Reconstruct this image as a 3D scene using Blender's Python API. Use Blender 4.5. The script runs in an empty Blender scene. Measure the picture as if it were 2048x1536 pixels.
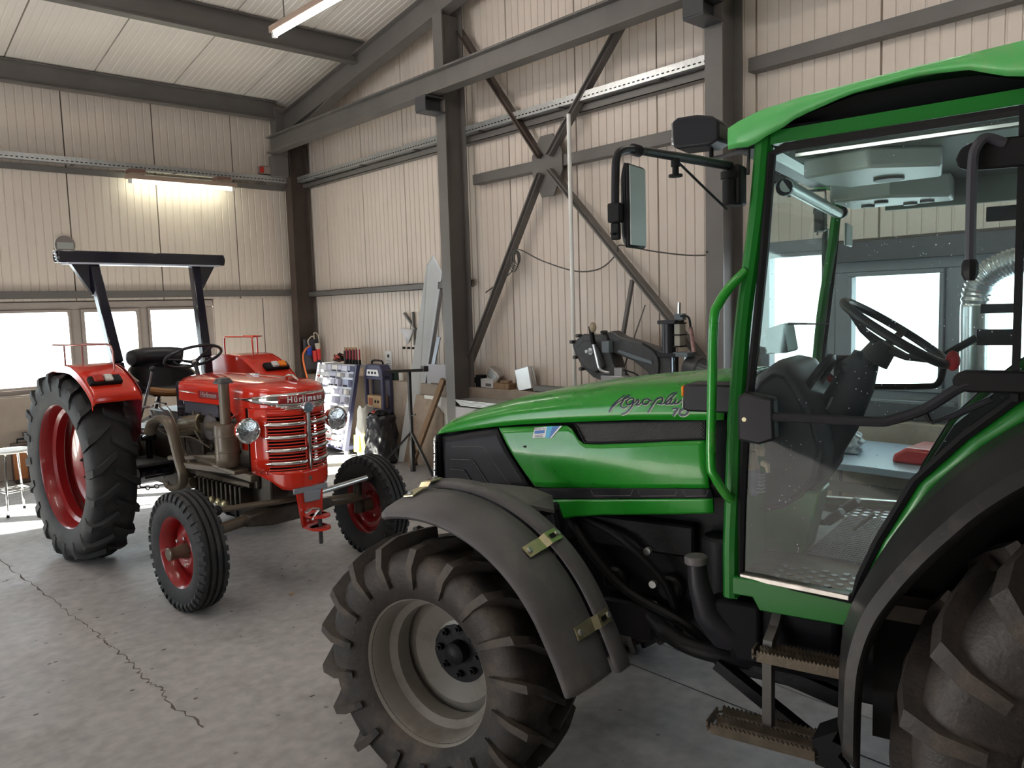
import bpy, math, random
from math import sin, cos, pi, radians, hypot, atan2, sqrt
from mathutils import Vector, Matrix
random.seed(7)
SC = bpy.context.scene
COL = SC.collection
V = Vector

# ------------------------------------------------------------------ camera
cam_d = bpy.data.cameras.new('camera')
cam = bpy.data.objects.new('camera', cam_d)
COL.objects.link(cam)
cam.matrix_world = Matrix(((0.73926, 0.08533, -0.66799, 0.0),
                           (-0.67275, 0.04940, -0.73822, 0.0),
                           (-0.02999, 0.99513, 0.09393, 1.75),
                           (0, 0, 0, 1)))
cam_d.sensor_fit = 'HORIZONTAL'; cam_d.sensor_width = 36.0
cam_d.lens = 36.0 * 1590.0 / 2048.0
cam_d.clip_start = 0.05; cam_d.clip_end = 300
SC.camera = cam

# ------------------------------------------------------------------ light, sky, exposure
SC.view_settings.view_transform = 'Standard'
SC.view_settings.look = 'None'
SC.view_settings.gamma = 1.0
SC.view_settings.exposure = 0.45
SC.view_settings.use_curve_mapping = False
SC.cycles.use_denoising = True
SC.cycles.max_bounces = 8
SC.cycles.diffuse_bounces = 4
SC.cycles.glossy_bounces = 4
SC.cycles.transparent_max_bounces = 12
SC.cycles.sample_clamp_indirect = 6.0
SC.cycles.caustics_reflective = False
SC.cycles.caustics_refractive = False
w = bpy.data.worlds.new('world'); SC.world = w; w.use_nodes = True
bg = w.node_tree.nodes['Background']
bg.inputs['Color'].default_value = (0.86, 0.93, 1.0, 1)
bg.inputs['Strength'].default_value = 5.0
sd = bpy.data.lights.new('sun', 'SUN'); sd.energy = 70; sd.angle = radians(0.6); sd.color = (1.0, 0.95, 0.87)
so = bpy.data.objects.new('sun', sd); COL.objects.link(so)
SUN_DIR = V((1.5, -1.0, -0.68)).normalized()
so.rotation_euler = SUN_DIR.to_track_quat('-Z', 'Y').to_euler()

# ------------------------------------------------------------------ materials
MATS = {}
def mat(name, col, rough=0.5, metal=0.0, var=0.0, vscale=6.0, bump=0.0, bscale=60.0, coat=0.0,
        dirt=None, dirt_amt=0.0, dscale=4.0, rvar=0.0, trans=0.0, ior=1.45, alpha=1.0, stretch=None, emit=0.0, spec=0.5, anis=0.0):
    if name in MATS: return MATS[name]
    m = bpy.data.materials.new(name); m.use_nodes = True
    nt = m.node_tree; N = nt.nodes; L = nt.links
    b = N['Principled BSDF']
    c = (col[0], col[1], col[2], 1)
    b.inputs['Base Color'].default_value = c
    b.inputs['Roughness'].default_value = rough
    b.inputs['Metallic'].default_value = metal
    b.inputs['Specular IOR Level'].default_value = spec
    b.inputs['Coat Weight'].default_value = coat
    b.inputs['Coat Roughness'].default_value = 0.06
    b.inputs['IOR'].default_value = ior
    b.inputs['Transmission Weight'].default_value = trans
    b.inputs['Alpha'].default_value = alpha
    if emit:
        b.inputs['Emission Color'].default_value = c
        b.inputs['Emission Strength'].default_value = emit
    co = None
    if var or bump or dirt or rvar:
        tc = N.new('ShaderNodeTexCoord'); mp = N.new('ShaderNodeMapping')
        L.new(tc.outputs['Object'], mp.inputs['Vector'])
        if stretch: mp.inputs['Scale'].default_value = stretch
        co = mp.outputs['Vector']
    cur = None
    if var:
        n = N.new('ShaderNodeTexNoise'); n.inputs['Scale'].default_value = vscale; n.inputs['Detail'].default_value = 6
        L.new(co, n.inputs['Vector'])
        mr = N.new('ShaderNodeMapRange'); L.new(n.outputs['Fac'], mr.inputs['Value'])
        mr.inputs['From Min'].default_value = 0.3; mr.inputs['From Max'].default_value = 0.7
        mr.inputs['To Min'].default_value = 1 - var; mr.inputs['To Max'].default_value = 1 + var
        mx = N.new('ShaderNodeVectorMath'); mx.operation = 'SCALE'
        mx.inputs[0].default_value = col[:3]; L.new(mr.outputs['Result'], mx.inputs['Scale'])
        cur = mx.outputs['Vector']
    if dirt:
        n = N.new('ShaderNodeTexNoise'); n.inputs['Scale'].default_value = dscale; n.inputs['Detail'].default_value = 8; n.inputs['Roughness'].default_value = 0.65
        L.new(co, n.inputs['Vector'])
        r = N.new('ShaderNodeMapRange'); L.new(n.outputs['Fac'], r.inputs['Value'])
        r.inputs['From Min'].default_value = 0.62 - 0.35 * dirt_amt; r.inputs['From Max'].default_value = 0.85 - 0.3 * dirt_amt
        mx = N.new('ShaderNodeMix'); mx.data_type = 'RGBA'
        L.new(r.outputs['Result'], mx.inputs['Factor'])
        if cur is not None: L.new(cur, mx.inputs['A'])
        else: mx.inputs['A'].default_value = c
        mx.inputs['B'].default_value = (dirt[0], dirt[1], dirt[2], 1)
        cur = mx.outputs['Result']
    if cur is not None: L.new(cur, b.inputs['Base Color'])
    if rvar:
        n = N.new('ShaderNodeTexNoise'); n.inputs['Scale'].default_value = vscale * 1.7; n.inputs['Detail'].default_value = 5
        L.new(co, n.inputs['Vector'])
        r = N.new('ShaderNodeMapRange'); L.new(n.outputs['Fac'], r.inputs['Value'])
        r.inputs['From Min'].default_value = 0.3; r.inputs['From Max'].default_value = 0.7
        r.inputs['To Min'].default_value = max(0.02, rough - rvar); r.inputs['To Max'].default_value = min(1, rough + rvar)
        L.new(r.outputs['Result'], b.inputs['Roughness'])
    if bump:
        n = N.new('ShaderNodeTexNoise'); n.inputs['Scale'].default_value = bscale; n.inputs['Detail'].default_value = 5
        L.new(co, n.inputs['Vector'])
        bp = N.new('ShaderNodeBump'); bp.inputs['Strength'].default_value = bump; bp.inputs['Distance'].default_value = 0.01
        L.new(n.outputs['Fac'], bp.inputs['Height']); L.new(bp.outputs['Normal'], b.inputs['Normal'])
    MATS[name] = m
    return m

WALLP = mat('wall_panel_cream', (0.655, 0.575, 0.505), 0.42, var=0.05, vscale=1.6, dirt=(0.42, 0.34, 0.27), dirt_amt=0.12, dscale=1.2, stretch=(1, 1, .35))
WALLG = mat('panel_groove', (0.20, 0.165, 0.13), 0.8)
ROOFP = mat('roof_panel_white', (0.74, 0.69, 0.63), 0.5, var=0.04, vscale=1.0)
PLINTH = mat('plinth_concrete', (0.36, 0.30, 0.25), 0.85, var=0.13, vscale=3.0, bump=0.25, bscale=35, dirt=(0.27, 0.21, 0.17), dirt_amt=0.3, dscale=2.2)
STEEL = mat('painted_structural_steel', (0.135, 0.125, 0.117), 0.42, var=0.10, vscale=3.0, spec=0.5)
STEELB = mat('brown_primed_steel', (0.075, 0.055, 0.047), 0.45, var=0.15, vscale=5)
STEELD = mat('dark_grey_steel', (0.05, 0.05, 0.055), 0.4, var=0.1)
ZINC = mat('galvanised_steel', (0.52, 0.53, 0.53), 0.35, metal=0.75, var=0.12, vscale=30)
ALU = mat('aluminium', (0.72, 0.74, 0.76), 0.28, metal=0.9, var=0.05, vscale=10)
CHROME = mat('chrome', (0.8, 0.8, 0.8), 0.08, metal=1.0)
YZINC = mat('yellow_passivated_zinc', (0.66, 0.60, 0.38), 0.28, metal=0.8, var=0.1, vscale=40)
FRAMEW = mat('window_frame_paint', (0.36, 0.31, 0.28), 0.5, var=0.05)
FRAMEG = mat('window_frame_grey', (0.20, 0.215, 0.24), 0.5, var=0.05)
GREEN = mat('tractor_green_paint', (0.014, 0.25, 0.018), 0.28, coat=0.25, var=0.05, vscale=3, dirt=(0.10, 0.26, 0.07), dirt_amt=0.10, dscale=3, rvar=.05)
GREENR = mat('roof_green_paint', (0.09, 0.42, 0.11), 0.45, coat=0.1, var=0.07, vscale=5, dirt=(0.40, 0.33, 0.20), dirt_amt=0.12, dscale=3)
GREEND = mat('shaded_cab_frame_green', (0.007, 0.13, 0.014), 0.38, coat=0.08, spec=0.3, var=0.06, vscale=4)  # shade on the cab frame put into a darker tractor green
BLACKP = mat('black_plastic', (0.018, 0.018, 0.022), 0.42, var=0.12, vscale=8, bump=0.08, bscale=300, spec=0.22)
GREYP = mat('grey_dusty_plastic', (0.105, 0.10, 0.105), 0.5, var=0.16, vscale=7, bump=0.06, bscale=250, dirt=(0.17, 0.155, 0.14), dirt_amt=0.25, dscale=6, spec=0.35)
RUBBER = mat('tyre_rubber', (0.022, 0.023, 0.026), 0.62, var=0.25, vscale=7, bump=0.25, bscale=120, dirt=(0.05, 0.046, 0.042), dirt_amt=0.3, dscale=6)
RUBD = mat('muddy_tyre_rubber', (0.028, 0.024, 0.022), 0.62, var=0.3, vscale=9, bump=0.3, bscale=90, dirt=(0.10, 0.075, 0.055), dirt_amt=0.38, dscale=5)
SEAL = mat('rubber_seal', (0.009, 0.009, 0.010), 0.55, spec=0.2)
RIMG = mat('rim_grey_paint', (0.215, 0.20, 0.18), 0.38, var=0.08, vscale=6, dirt=(0.12, 0.10, 0.08), dirt_amt=0.25, dscale=5)
DARKM = mat('greasy_cast_iron', (0.010, 0.010, 0.012), 0.5, spec=0.25, var=0.3, vscale=10, bump=0.2, bscale=60)
RED = mat('tractor_red_paint', (0.62, 0.028, 0.012), 0.16, coat=0.6, var=0.05, vscale=3)
REDD = mat('rim_shade_plate_red', (0.26, 0.010, 0.012), 0.28, coat=0.3, var=0.08, vscale=5)  # shade inside the rims put into a darker red; name plates share it
BRONZE = mat('khaki_engine_paint', (0.135, 0.110, 0.082), 0.34, metal=0.25, var=0.15, vscale=8)
BRONZED = mat('khaki_engine_paint_oily', (0.062, 0.051, 0.041), 0.38, metal=0.2, var=0.35, vscale=12, bump=0.2, bscale=50)
NAVY = mat('black_gloss_paint', (0.012, 0.012, 0.022), 0.14, coat=0.4)
def glassmat(name, tint, dust=0.0, dcol=(.75, .82, .9)):
    m = bpy.data.materials.new(name); m.use_nodes = True; nt = m.node_tree; N = nt.nodes; L = nt.links
    N.remove(N['Principled BSDF']); out = N['Material Output']
    tr = N.new('ShaderNodeBsdfTransparent'); tr.inputs['Color'].default_value = (*tint, 1)
    gl = N.new('ShaderNodeBsdfGlossy'); gl.inputs['Roughness'].default_value = 0.03
    lw = N.new('ShaderNodeLayerWeight'); pw = N.new('ShaderNodeMath'); pw.operation = 'POWER'; pw.inputs[1].default_value = 4.0; L.new(lw.outputs['Facing'], pw.inputs[0])
    fr = N.new('ShaderNodeMath'); fr.operation = 'MULTIPLY_ADD'; fr.inputs[1].default_value = 0.4; fr.inputs[2].default_value = 0.012; L.new(pw.outputs[0], fr.inputs[0])
    mx = N.new('ShaderNodeMixShader'); L.new(fr.outputs[0], mx.inputs['Fac']); L.new(tr.outputs['BSDF'], mx.inputs[1]); L.new(gl.outputs['BSDF'], mx.inputs[2])
    cur = mx.outputs['Shader']
    if dust:
        df = N.new('ShaderNodeBsdfTranslucent'); df.inputs['Color'].default_value = (*dcol, 1)
        d2 = N.new('ShaderNodeBsdfDiffuse'); d2.inputs['Color'].default_value = (*dcol, 1)
        ad = N.new('ShaderNodeMixShader'); ad.inputs['Fac'].default_value = 0.5; L.new(df.outputs['BSDF'], ad.inputs[1]); L.new(d2.outputs['BSDF'], ad.inputs[2])
        tc = N.new('ShaderNodeTexCoord')
        n1 = N.new('ShaderNodeTexNoise'); n1.inputs['Scale'].default_value = 2.2; n1.inputs['Detail'].default_value = 5; L.new(tc.outputs['Object'], n1.inputs['Vector'])
        v = N.new('ShaderNodeTexVoronoi'); v.inputs['Scale'].default_value = 70; L.new(tc.outputs['Object'], v.inputs['Vector'])
        sp = N.new('ShaderNodeMapRange'); L.new(v.outputs['Distance'], sp.inputs['Value']); sp.inputs['From Min'].default_value = .10; sp.inputs['From Max'].default_value = .16
        sp.inputs['To Min'].default_value = .6; sp.inputs['To Max'].default_value = 0
        nr = N.new('ShaderNodeMapRange'); L.new(n1.outputs['Fac'], nr.inputs['Value']); nr.inputs['From Min'].default_value = .35; nr.inputs['From Max'].default_value = .7
        nr.inputs['To Min'].default_value = dust * .35; nr.inputs['To Max'].default_value = dust * 1.7
        n4 = N.new('ShaderNodeTexNoise'); n4.inputs['Scale'].default_value = 9; L.new(tc.outputs['Object'], n4.inputs['Vector'])
        g4 = N.new('ShaderNodeMapRange'); L.new(n4.outputs['Fac'], g4.inputs['Value']); g4.inputs['From Min'].default_value = .52; g4.inputs['From Max'].default_value = .62
        mu = N.new('ShaderNodeMath'); mu.operation = 'MULTIPLY'; L.new(sp.outputs['Result'], mu.inputs[0]); L.new(g4.outputs['Result'], mu.inputs[1])
        sm = N.new('ShaderNodeMath'); sm.operation = 'ADD'; L.new(mu.outputs[0], sm.inputs[0]); L.new(nr.outputs['Result'], sm.inputs[1])
        m2 = N.new('ShaderNodeMixShader'); L.new(sm.outputs[0], m2.inputs['Fac']); L.new(cur, m2.inputs[1]); L.new(ad.outputs['Shader'], m2.inputs[2]); cur = m2.outputs['Shader']
    L.new(cur, out.inputs['Surface']); return m
GLASS = glassmat('window_glass', (.93, .96, .95))
CABG = glassmat('dusty_cab_glass', (.84, .93, .90), .032)
LAMPG = mat('lamp_glass', (0.60, 0.62, 0.65), 0.10, metal=0.9, var=0.25, vscale=60, bump=0.35, bscale=60)
AMBER = mat('amber_lens', (0.85, 0.22, 0.02), 0.25)
REDL = mat('red_lens', (0.40, 0.02, 0.012), 0.2, coat=.4)
CLEARL = mat('clear_lens', (0.62, 0.62, 0.60), 0.2, var=.3, vscale=60)
VINYL = mat('black_vinyl', (0.02, 0.02, 0.024), 0.38, bump=0.1, bscale=200)
VINYLBR = mat('tan_vinyl', (0.32, 0.15, 0.05), 0.4, var=.1)
TUBE = mat('fluorescent_tube', (1.0, 0.96, 0.89), 0.3, emit=60.0)
TUBEW = mat('fluorescent_tube_greenish', (0.95, 1.0, 0.78), 0.3, emit=22.0)
WHITE = mat('white_paint', (0.78, 0.78, 0.76), 0.5)
PAPER = mat('paper', (0.78, 0.78, 0.78), 0.7)
CARD = mat('cardboard', (0.40, 0.27, 0.16), 0.8, var=.1)
WOOD = mat('rough_timber', (0.27, 0.17, 0.10), 0.75, var=0.25, vscale=5, stretch=(12, 12, 1))
PLY = mat('chipboard', (0.36, 0.28, 0.22), 0.8, var=0.12, vscale=14)

# ------------------------------------------------------------------ mesh building
def frame_of(d):
    d = V(d).normalized()
    up = V((0, 0, 1)) if abs(d.z) < 0.95 else V((1, 0, 0))
    s = d.cross(up).normalized(); u = s.cross(d).normalized()
    return s, u, d

class MB:
    def __init__(s, M=None):
        s.v = []; s.f = []; s.M = M
    def add(s, vs, fs, M=None):
        o = len(s.v)
        if s.M is not None: M = s.M @ M if M is not None else s.M
        if M is not None: s.v += [tuple(M @ V(p)) for p in vs]
        else: s.v += [tuple(p) for p in vs]
        s.f += [tuple(i + o for i in f) for f in fs]
        return s
    def box(s, c, d, M=None, R=None):
        x, y, z = d[0] / 2, d[1] / 2, d[2] / 2
        vs = [V((i, j, k)) for i in (-x, x) for j in (-y, y) for k in (-z, z)]
        if R is not None: vs = [R @ p for p in vs]
        vs = [p + V(c) for p in vs]
        return s.add(vs, [(0, 1, 3, 2), (4, 6, 7, 5), (0, 4, 5, 1), (2, 3, 7, 6), (0, 2, 6, 4), (1, 5, 7, 3)], M)
    def b2(s, a, b, M=None):
        return s.box([(a[i] + b[i]) / 2 for i in range(3)], [abs(b[i] - a[i]) for i in range(3)], M)
    def bar(s, p0, p1, wd, ht, up=None, M=None):
        p0 = V(p0); p1 = V(p1); d = (p1 - p0).normalized()
        u = V(up) if up is not None else (V((0, 0, 1)) if abs(d.z) < .95 else V((1, 0, 0)))
        sd_ = d.cross(u).normalized(); u = sd_.cross(d).normalized()
        vs = []
        for p in (p0, p1):
            for a, b in ((-1, -1), (1, -1), (1, 1), (-1, 1)):
                vs.append(p + sd_ * a * wd / 2 + u * b * ht / 2)
        return s.add(vs, [(0, 3, 2, 1), (4, 5, 6, 7), (0, 1, 5, 4), (1, 2, 6, 5), (2, 3, 7, 6), (3, 0, 4, 7)], M)
    def cyl(s, p0, p1, r0, r1=None, n=16, M=None, caps=True):
        if r1 is None: r1 = r0
        p0 = V(p0); p1 = V(p1); a, b, d = frame_of(p1 - p0)
        vs = []
        for p, r in ((p0, r0), (p1, r1)):
            for i in range(n):
                t = 2 * pi * i / n; vs.append(p + a * cos(t) * r + b * sin(t) * r)
        fs = [(i, (i + 1) % n, n + (i + 1) % n, n + i) for i in range(n)]
        if caps: fs += [tuple(range(n - 1, -1, -1)), tuple(range(n, 2 * n))]
        return s.add(vs, fs, M)
    def tube(s, pts, r, n=8, closed=False, M=None, flat=None):
        pts = [V(p) for p in pts]; k = len(pts)
        rr = r if isinstance(r, (list, tuple)) else [r] * k
        tang = []
        for i in range(k):
            a = pts[(i - 1) % k] if (closed or i > 0) else pts[0]
            b = pts[(i + 1) % k] if (closed or i < k - 1) else pts[-1]
            tang.append((b - a).normalized())
        sd_, up, _ = frame_of(tang[0]); vs = []
        for i in range(k):
            t = tang[i]; sd_ = (sd_ - t * sd_.dot(t)).normalized(); up = t.cross(sd_)
            for j in range(n):
                q = 2 * pi * j / n + (pi / n if n == 4 else 0)
                f2 = flat if flat else 1.0
                vs.append(pts[i] + sd_ * cos(q) * rr[i] + up * sin(q) * rr[i] * f2)
        fs = []
        for i in range(k if closed else k - 1):
            for j in range(n):
                a = i * n + j; b = i * n + (j + 1) % n; c = ((i + 1) % k) * n
                fs.append((a, b, c + (j + 1) % n, c + j))
        if not closed: fs += [tuple(range(n - 1, -1, -1)), tuple(range((k - 1) * n, k * n))]
        return s.add(vs, fs, M)
    def lathe(s, prof, n=32, M=None, arc=None, close=False):
        # prof: (radius, height) around local Z
        vs = []; a0, a1 = arc if arc else (0, 2 * pi); m = n if not arc else n + 1
        for i in range(m):
            t = a0 + (a1 - a0) * i / n
            for r, h in prof: vs.append((r * cos(t), r * sin(t), h))
        k = len(prof); fs = []
        for i in range(n):
            i2 = (i + 1) % m
            for j in range(k - 1 if not close else k):
                j2 = (j + 1) % k
                fs.append((i * k + j, i2 * k + j, i2 * k + j2, i * k + j2))
        if arc and close:
            fs += [tuple(range(k - 1, -1, -1)), tuple(range(n * k, n * k + k))]
        return s.add(vs, fs, M)
    def prism(s, poly, t0, t1, ax='y', M=None):
        # polygon in the plane perpendicular to ax, extruded t0..t1 along ax
        def mk(p, t):
            if ax == 'y': return (p[0], t, p[1])
            if ax == 'x': return (t, p[0], p[1])
            return (p[0], p[1], t)
        k = len(poly); vs = [mk(p, t0) for p in poly] + [mk(p, t1) for p in poly]
        fs = [(i, (i + 1) % k, k + (i + 1) % k, k + i) for i in range(k)] + [tuple(range(k - 1, -1, -1)), tuple(range(k, 2 * k))]
        return s.add(vs, fs, M)
    def grid(s, fn, nu, nv, M=None, wrapu=False):
        vs = [fn(i / nu, j / nv) for i in range(nu + 1) for j in range(nv + 1)]
        fs = [(i * (nv + 1) + j, (i + 1) * (nv + 1) + j, (i + 1) * (nv + 1) + j + 1, i * (nv + 1) + j + 1) for i in range(nu) for j in range(nv)]
        return s.add(vs, fs, M)
    def ball(s, c, r, n=12, M=None, sc=(1, 1, 1)):
        pr = [(max(1e-5, r * sin(pi * i / (n // 2 + 2))), -r * cos(pi * i / (n // 2 + 2))) for i in range(n // 2 + 3)]
        T = Matrix.Translation(V(c)) @ Matrix.Diagonal((sc[0], sc[1], sc[2], 1))
        return s.lathe(pr, n, M @ T if M is not None else T)
    def build(s, name, m, parent=None, smooth=35, bevel=0.0, solid=0.0, soff=-1.0, seg=1, fix=True, flip=False, **props):
        me = bpy.data.meshes.new(name)
        me.from_pydata(s.v, [], s.f)
        me.validate(); 
        if fix:
            import bmesh
            bm = bmesh.new(); bm.from_mesh(me)
            bmesh.ops.recalc_face_normals(bm, faces=bm.faces)
            if flip: bmesh.ops.reverse_faces(bm, faces=bm.faces)
            bm.to_mesh(me); bm.free()
        for mm in (m if isinstance(m, (list, tuple)) else [m]): me.materials.append(mm)
        if smooth:
            for p in me.polygons: p.use_smooth = True
            me.set_sharp_from_angle(angle=radians(smooth))
        o = bpy.data.objects.new(name, me); COL.objects.link(o)
        if parent is not None: o.parent = parent
        if solid:
            md = o.modifiers.new('solid', 'SOLIDIFY'); md.thickness = solid; md.offset = soff
        if bevel:
            md = o.modifiers.new('bevel', 'BEVEL'); md.width = bevel; md.segments = seg; md.limit_method = 'ANGLE'; md.angle_limit = radians(40)
        for k_, v_ in props.items(): o[k_] = v_
        return o

def tag(o, label, cat, group=None):
    o['label'] = label; o['category'] = cat
    if group: o['group'] = group
    return o
def struct(o): o['kind'] = 'structure'; return o
def thing(name, label, cat, loc=(0, 0, 0), rz=0.0, group=None, rot=None):
    o = bpy.data.objects.new(name, None); COL.objects.link(o); o.empty_display_size = 0.1
    o.location = loc; o.rotation_euler = rot if rot else (0, 0, rz)
    return tag(o, label, cat, group)
def part(name, parent, loc=(0, 0, 0), rot=(0, 0, 0), **p):
    o = bpy.data.objects.new(name, None); COL.objects.link(o); o.parent = parent; o.empty_display_size = 0.05
    o.location = loc; o.rotation_euler = rot
    for k, v in p.items(): o[k] = v
    return o
def inst(src, parent=None, loc=None, rot=None, scale=None, M=None):
    o = src.copy(); COL.objects.link(o)
    if parent is not None: o.parent = parent
    if M is not None: o.matrix_local = M
    if loc is not None: o.location = loc
    if rot is not None: o.rotation_euler = rot
    if scale is not None: o.scale = scale
    return o
def copy_tree(o, parent=None):
    kids = [c for c in bpy.data.objects if c.parent == o]
    c = o.copy(); COL.objects.link(c)
    if parent is not None: c.parent = parent
    for k in kids: copy_tree(k, c)
    return c
def Rx(a): return Matrix.Rotation(a, 4, 'X')
def Ry(a): return Matrix.Rotation(a, 4, 'Y')
def Rz(a): return Matrix.Rotation(a, 4, 'Z')
def T(x, y, z): return Matrix.Translation((x, y, z))
def lerp(a, b, t): return a + (b - a) * t
def interp(tab, x):
    if x <= tab[0][0]: return tab[0][1]
    for (x0, y0), (x1, y1) in zip(tab, tab[1:]):
        if x <= x1: return y0 + (y1 - y0) * (x - x0) / (x1 - x0)
    return tab[-1][1]
def smoothpath(pts, k=5, closed=False):
    # Catmull-Rom through the points
    P = [V(p) for p in pts]; out = []; n = len(P)
    rng = range(n if closed else n - 1)
    for i in rng:
        a = P[(i - 1) % n] if (closed or i > 0) else P[0]
        b = P[i]; c = P[(i + 1) % n]
        d = P[(i + 2) % n] if (closed or i < n - 2) else P[-1]
        for j in range(k):
            t = j / k
            out.append(0.5 * ((2 * b) + (c - a) * t + (2 * a - 5 * b + 4 * c - d) * t * t + (3 * b - a - 3 * c + d) * t ** 3))
    if not closed: out.append(P[-1])
    return out
def text(name, body, size, m, parent, M, ext=0.001, sx=1.0, align='CENTER', shear=0.0, kern=1.0, offset=0.0):
    cu = bpy.data.curves.new(name, 'FONT'); cu.body = body; cu.size = size; cu.extrude = ext
    cu.align_x = align; cu.align_y = 'CENTER'; cu.shear = shear; cu.space_character = kern; cu.offset = offset
    cu.resolution_u = 3
    o = bpy.data.objects.new(name, cu); COL.objects.link(o); cu.materials.append(m)
    bpy.context.view_layer.update()
    me = bpy.data.meshes.new_from_object(o.evaluated_get(bpy.context.evaluated_depsgraph_get()))
    bpy.data.objects.remove(o)
    o = bpy.data.objects.new(name, me); COL.objects.link(o)
    if not me.materials: me.materials.append(m)
    o.parent = parent; o.matrix_local = M @ Matrix.Diagonal((sx, 1, 1, 1))
    return o
# ================================================================== THE HALL
XW, YW = 5.55, 10.42          # inner faces of the two panelled walls
X0, Y0 = -6.0, -6.0           # the sides behind the camera
RY = 2.2                      # ridge
def roofz(y): return 4.60 + 0.165 * (10.3 - y) if y > RY else 4.60 + 0.165 * (10.3 - RY) - 0.165 * (RY - y)

# floor: concrete slab
fm = mat('concrete_floor', (0.375, 0.362, 0.36), 0.52, var=0.12, vscale=0.9, bump=0.10, bscale=25, dirt=(0.265, 0.25, 0.24), dirt_amt=0.30, dscale=1.5, rvar=0.12)
nt = fm.node_tree; N = nt.nodes; L = nt.links
bs = N['Principled BSDF']; src = bs.inputs['Base Color'].links[0].from_socket
n2 = N.new('ShaderNodeTexNoise'); n2.inputs['Scale'].default_value = 14; n2.inputs['Detail'].default_value = 9
tc2 = N.new('ShaderNodeTexCoord'); L.new(tc2.outputs['Object'], n2.inputs['Vector'])
mr2 = N.new('ShaderNodeMapRange'); L.new(n2.outputs['Fac'], mr2.inputs['Value'])
mr2.inputs['From Min'].default_value = .35; mr2.inputs['From Max'].default_value = .65
mr2.inputs['To Min'].default_value = .86; mr2.inputs['To Max'].default_value = 1.1
vs2 = N.new('ShaderNodeVectorMath'); vs2.operation = 'SCALE'; L.new(src, vs2.inputs[0]); L.new(mr2.outputs['Result'], vs2.inputs['Scale'])
n3 = N.new('ShaderNodeTexVoronoi'); n3.inputs['Scale'].default_value = 5.5; L.new(tc2.outputs['Object'], n3.inputs['Vector'])
lt = N.new('ShaderNodeMapRange'); L.new(n3.outputs['Distance'], lt.inputs['Value']); lt.inputs['From Min'].default_value = 0.045; lt.inputs['From Max'].default_value = 0.07
lt.inputs['To Min'].default_value = .55; lt.inputs['To Max'].default_value = 1.0
vs3 = N.new('ShaderNodeVectorMath'); vs3.operation = 'SCALE'; L.new(vs2.outputs['Vector'], vs3.inputs[0]); L.new(lt.outputs['Result'], vs3.inputs['Scale'])
L.new(vs3.outputs['Vector'], bs.inputs['Base Color'])
fl = MB().b2((X0 - 0.3, Y0 - .3, -0.25), (XW + .3, YW + .3, 0.0)).build('floor', fm, smooth=0); struct(fl)
gm = mat('crack_dark', (0.12, 0.10, 0.09), 0.9)
gj = mat('slab_joint', (0.045, 0.045, 0.05), 0.9)
def floor_strip(pts, wds, name, m):
    mb = MB(); pts = [V((p[0], p[1], 0)) for p in pts]; vs = []; fs = []
    for i, p in enumerate(pts):
        a = pts[max(0, i - 1)]; b = pts[min(len(pts) - 1, i + 1)]; d = (b - a).normalized(); s_ = V((-d.y, d.x, 0))
        wd = wds(i) if callable(wds) else wds
        vs += [(p + s_ * wd) + V((0, 0, .0012)), (p - s_ * wd) + V((0, 0, .0012))]
    fs = [(2 * i, 2 * i + 1, 2 * i + 3, 2 * i + 2) for i in range(len(pts) - 1)]
    mb.add(vs, fs); return mb.build(name, m, fl, smooth=0)
CRACK = [(1.022, 7.003), (1.063, 6.2), (1.102, 5.55), (1.117, 5.15), (1.143, 4.78), (1.142, 4.60), (1.150, 4.45), (1.160, 4.22), (1.148, 4.02), (1.166, 3.85), (1.150, 3.66), (1.18, 3.3)]
cp = []
random.seed(3)
for i in range(len(CRACK) - 1):
    for j in range(9):
        t = j / 9; cp.append((lerp(CRACK[i][0], CRACK[i + 1][0], t) + random.uniform(-.014, .014), lerp(CRACK[i][1], CRACK[i + 1][1], t)))
rw = [random.uniform(.001, .005) + (.004 if random.random() < .15 else 0) for _ in cp]
floor_strip(cp, lambda i: rw[i], 'crack', gm)
floor_strip([(2.915, 3.4 - .3 * i) for i in range(16)], .0035, 'slab_joint', gj); floor_strip([(3.20 + .008 * (i % 3), 3.9 - .25 * i) for i in range(12)], .002, 'slab_joint', gj)
SPECK = mat('floor_speck', (0.10, 0.085, 0.07), 0.9)
mb = MB()
for i in range(170):
    x = random.uniform(.3, 4.2); y = random.uniform(2.6, 8.5); r = random.uniform(.004, .012); a = random.uniform(0, pi)
    mb.add([(x + r * cos(a + q) * (1 + .5 * random.random()), y + r * sin(a + q) * random.uniform(.5, 1), .0015) for q in (0, 1.2, 2.5, 3.8, 5)], [(0, 1, 2, 3, 4)])
mb.build('dirt_specks', SPECK, fl, smooth=0, kind='stuff')

# profiled sandwich panels ---------------------------------------------------
def panel_mesh(name, wd, z0, z1, m, ribs=9, depth=0.007, gap=0.006, ztop=None):
    # local: x along the wall, y = depth into the wall, z up; faces -y
    prof = [(gap, 0.03), (gap + .002, 0.0)]
    st = (wd - 2 * gap) / ribs
    for i in range(1, ribs):
        c = gap + st * i
        prof += [(c - .009, 0), (c - .005, depth), (c + .005, depth), (c + .009, 0)]
    prof += [(wd - gap - .002, 0), (wd - gap, 0.03)]
    vs = []; fs = []
    for x, y in prof:
        zt = z1 if ztop is None else ztop(x)
        vs += [(x, y, z0), (x, y, zt)]
    for i in range(len(prof) - 1): fs.append((2 * i, 2 * i + 2, 2 * i + 3, 2 * i + 1))
    me = bpy.data.meshes.new(name); me.from_pydata(vs, [], fs); me.materials.append(m)
    return me
def put(name, me, parent, M):
    o = bpy.data.objects.new(name, me); COL.objects.link(o); o.parent = parent; o.matrix_local = M; return o

PH = 0.93
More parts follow.
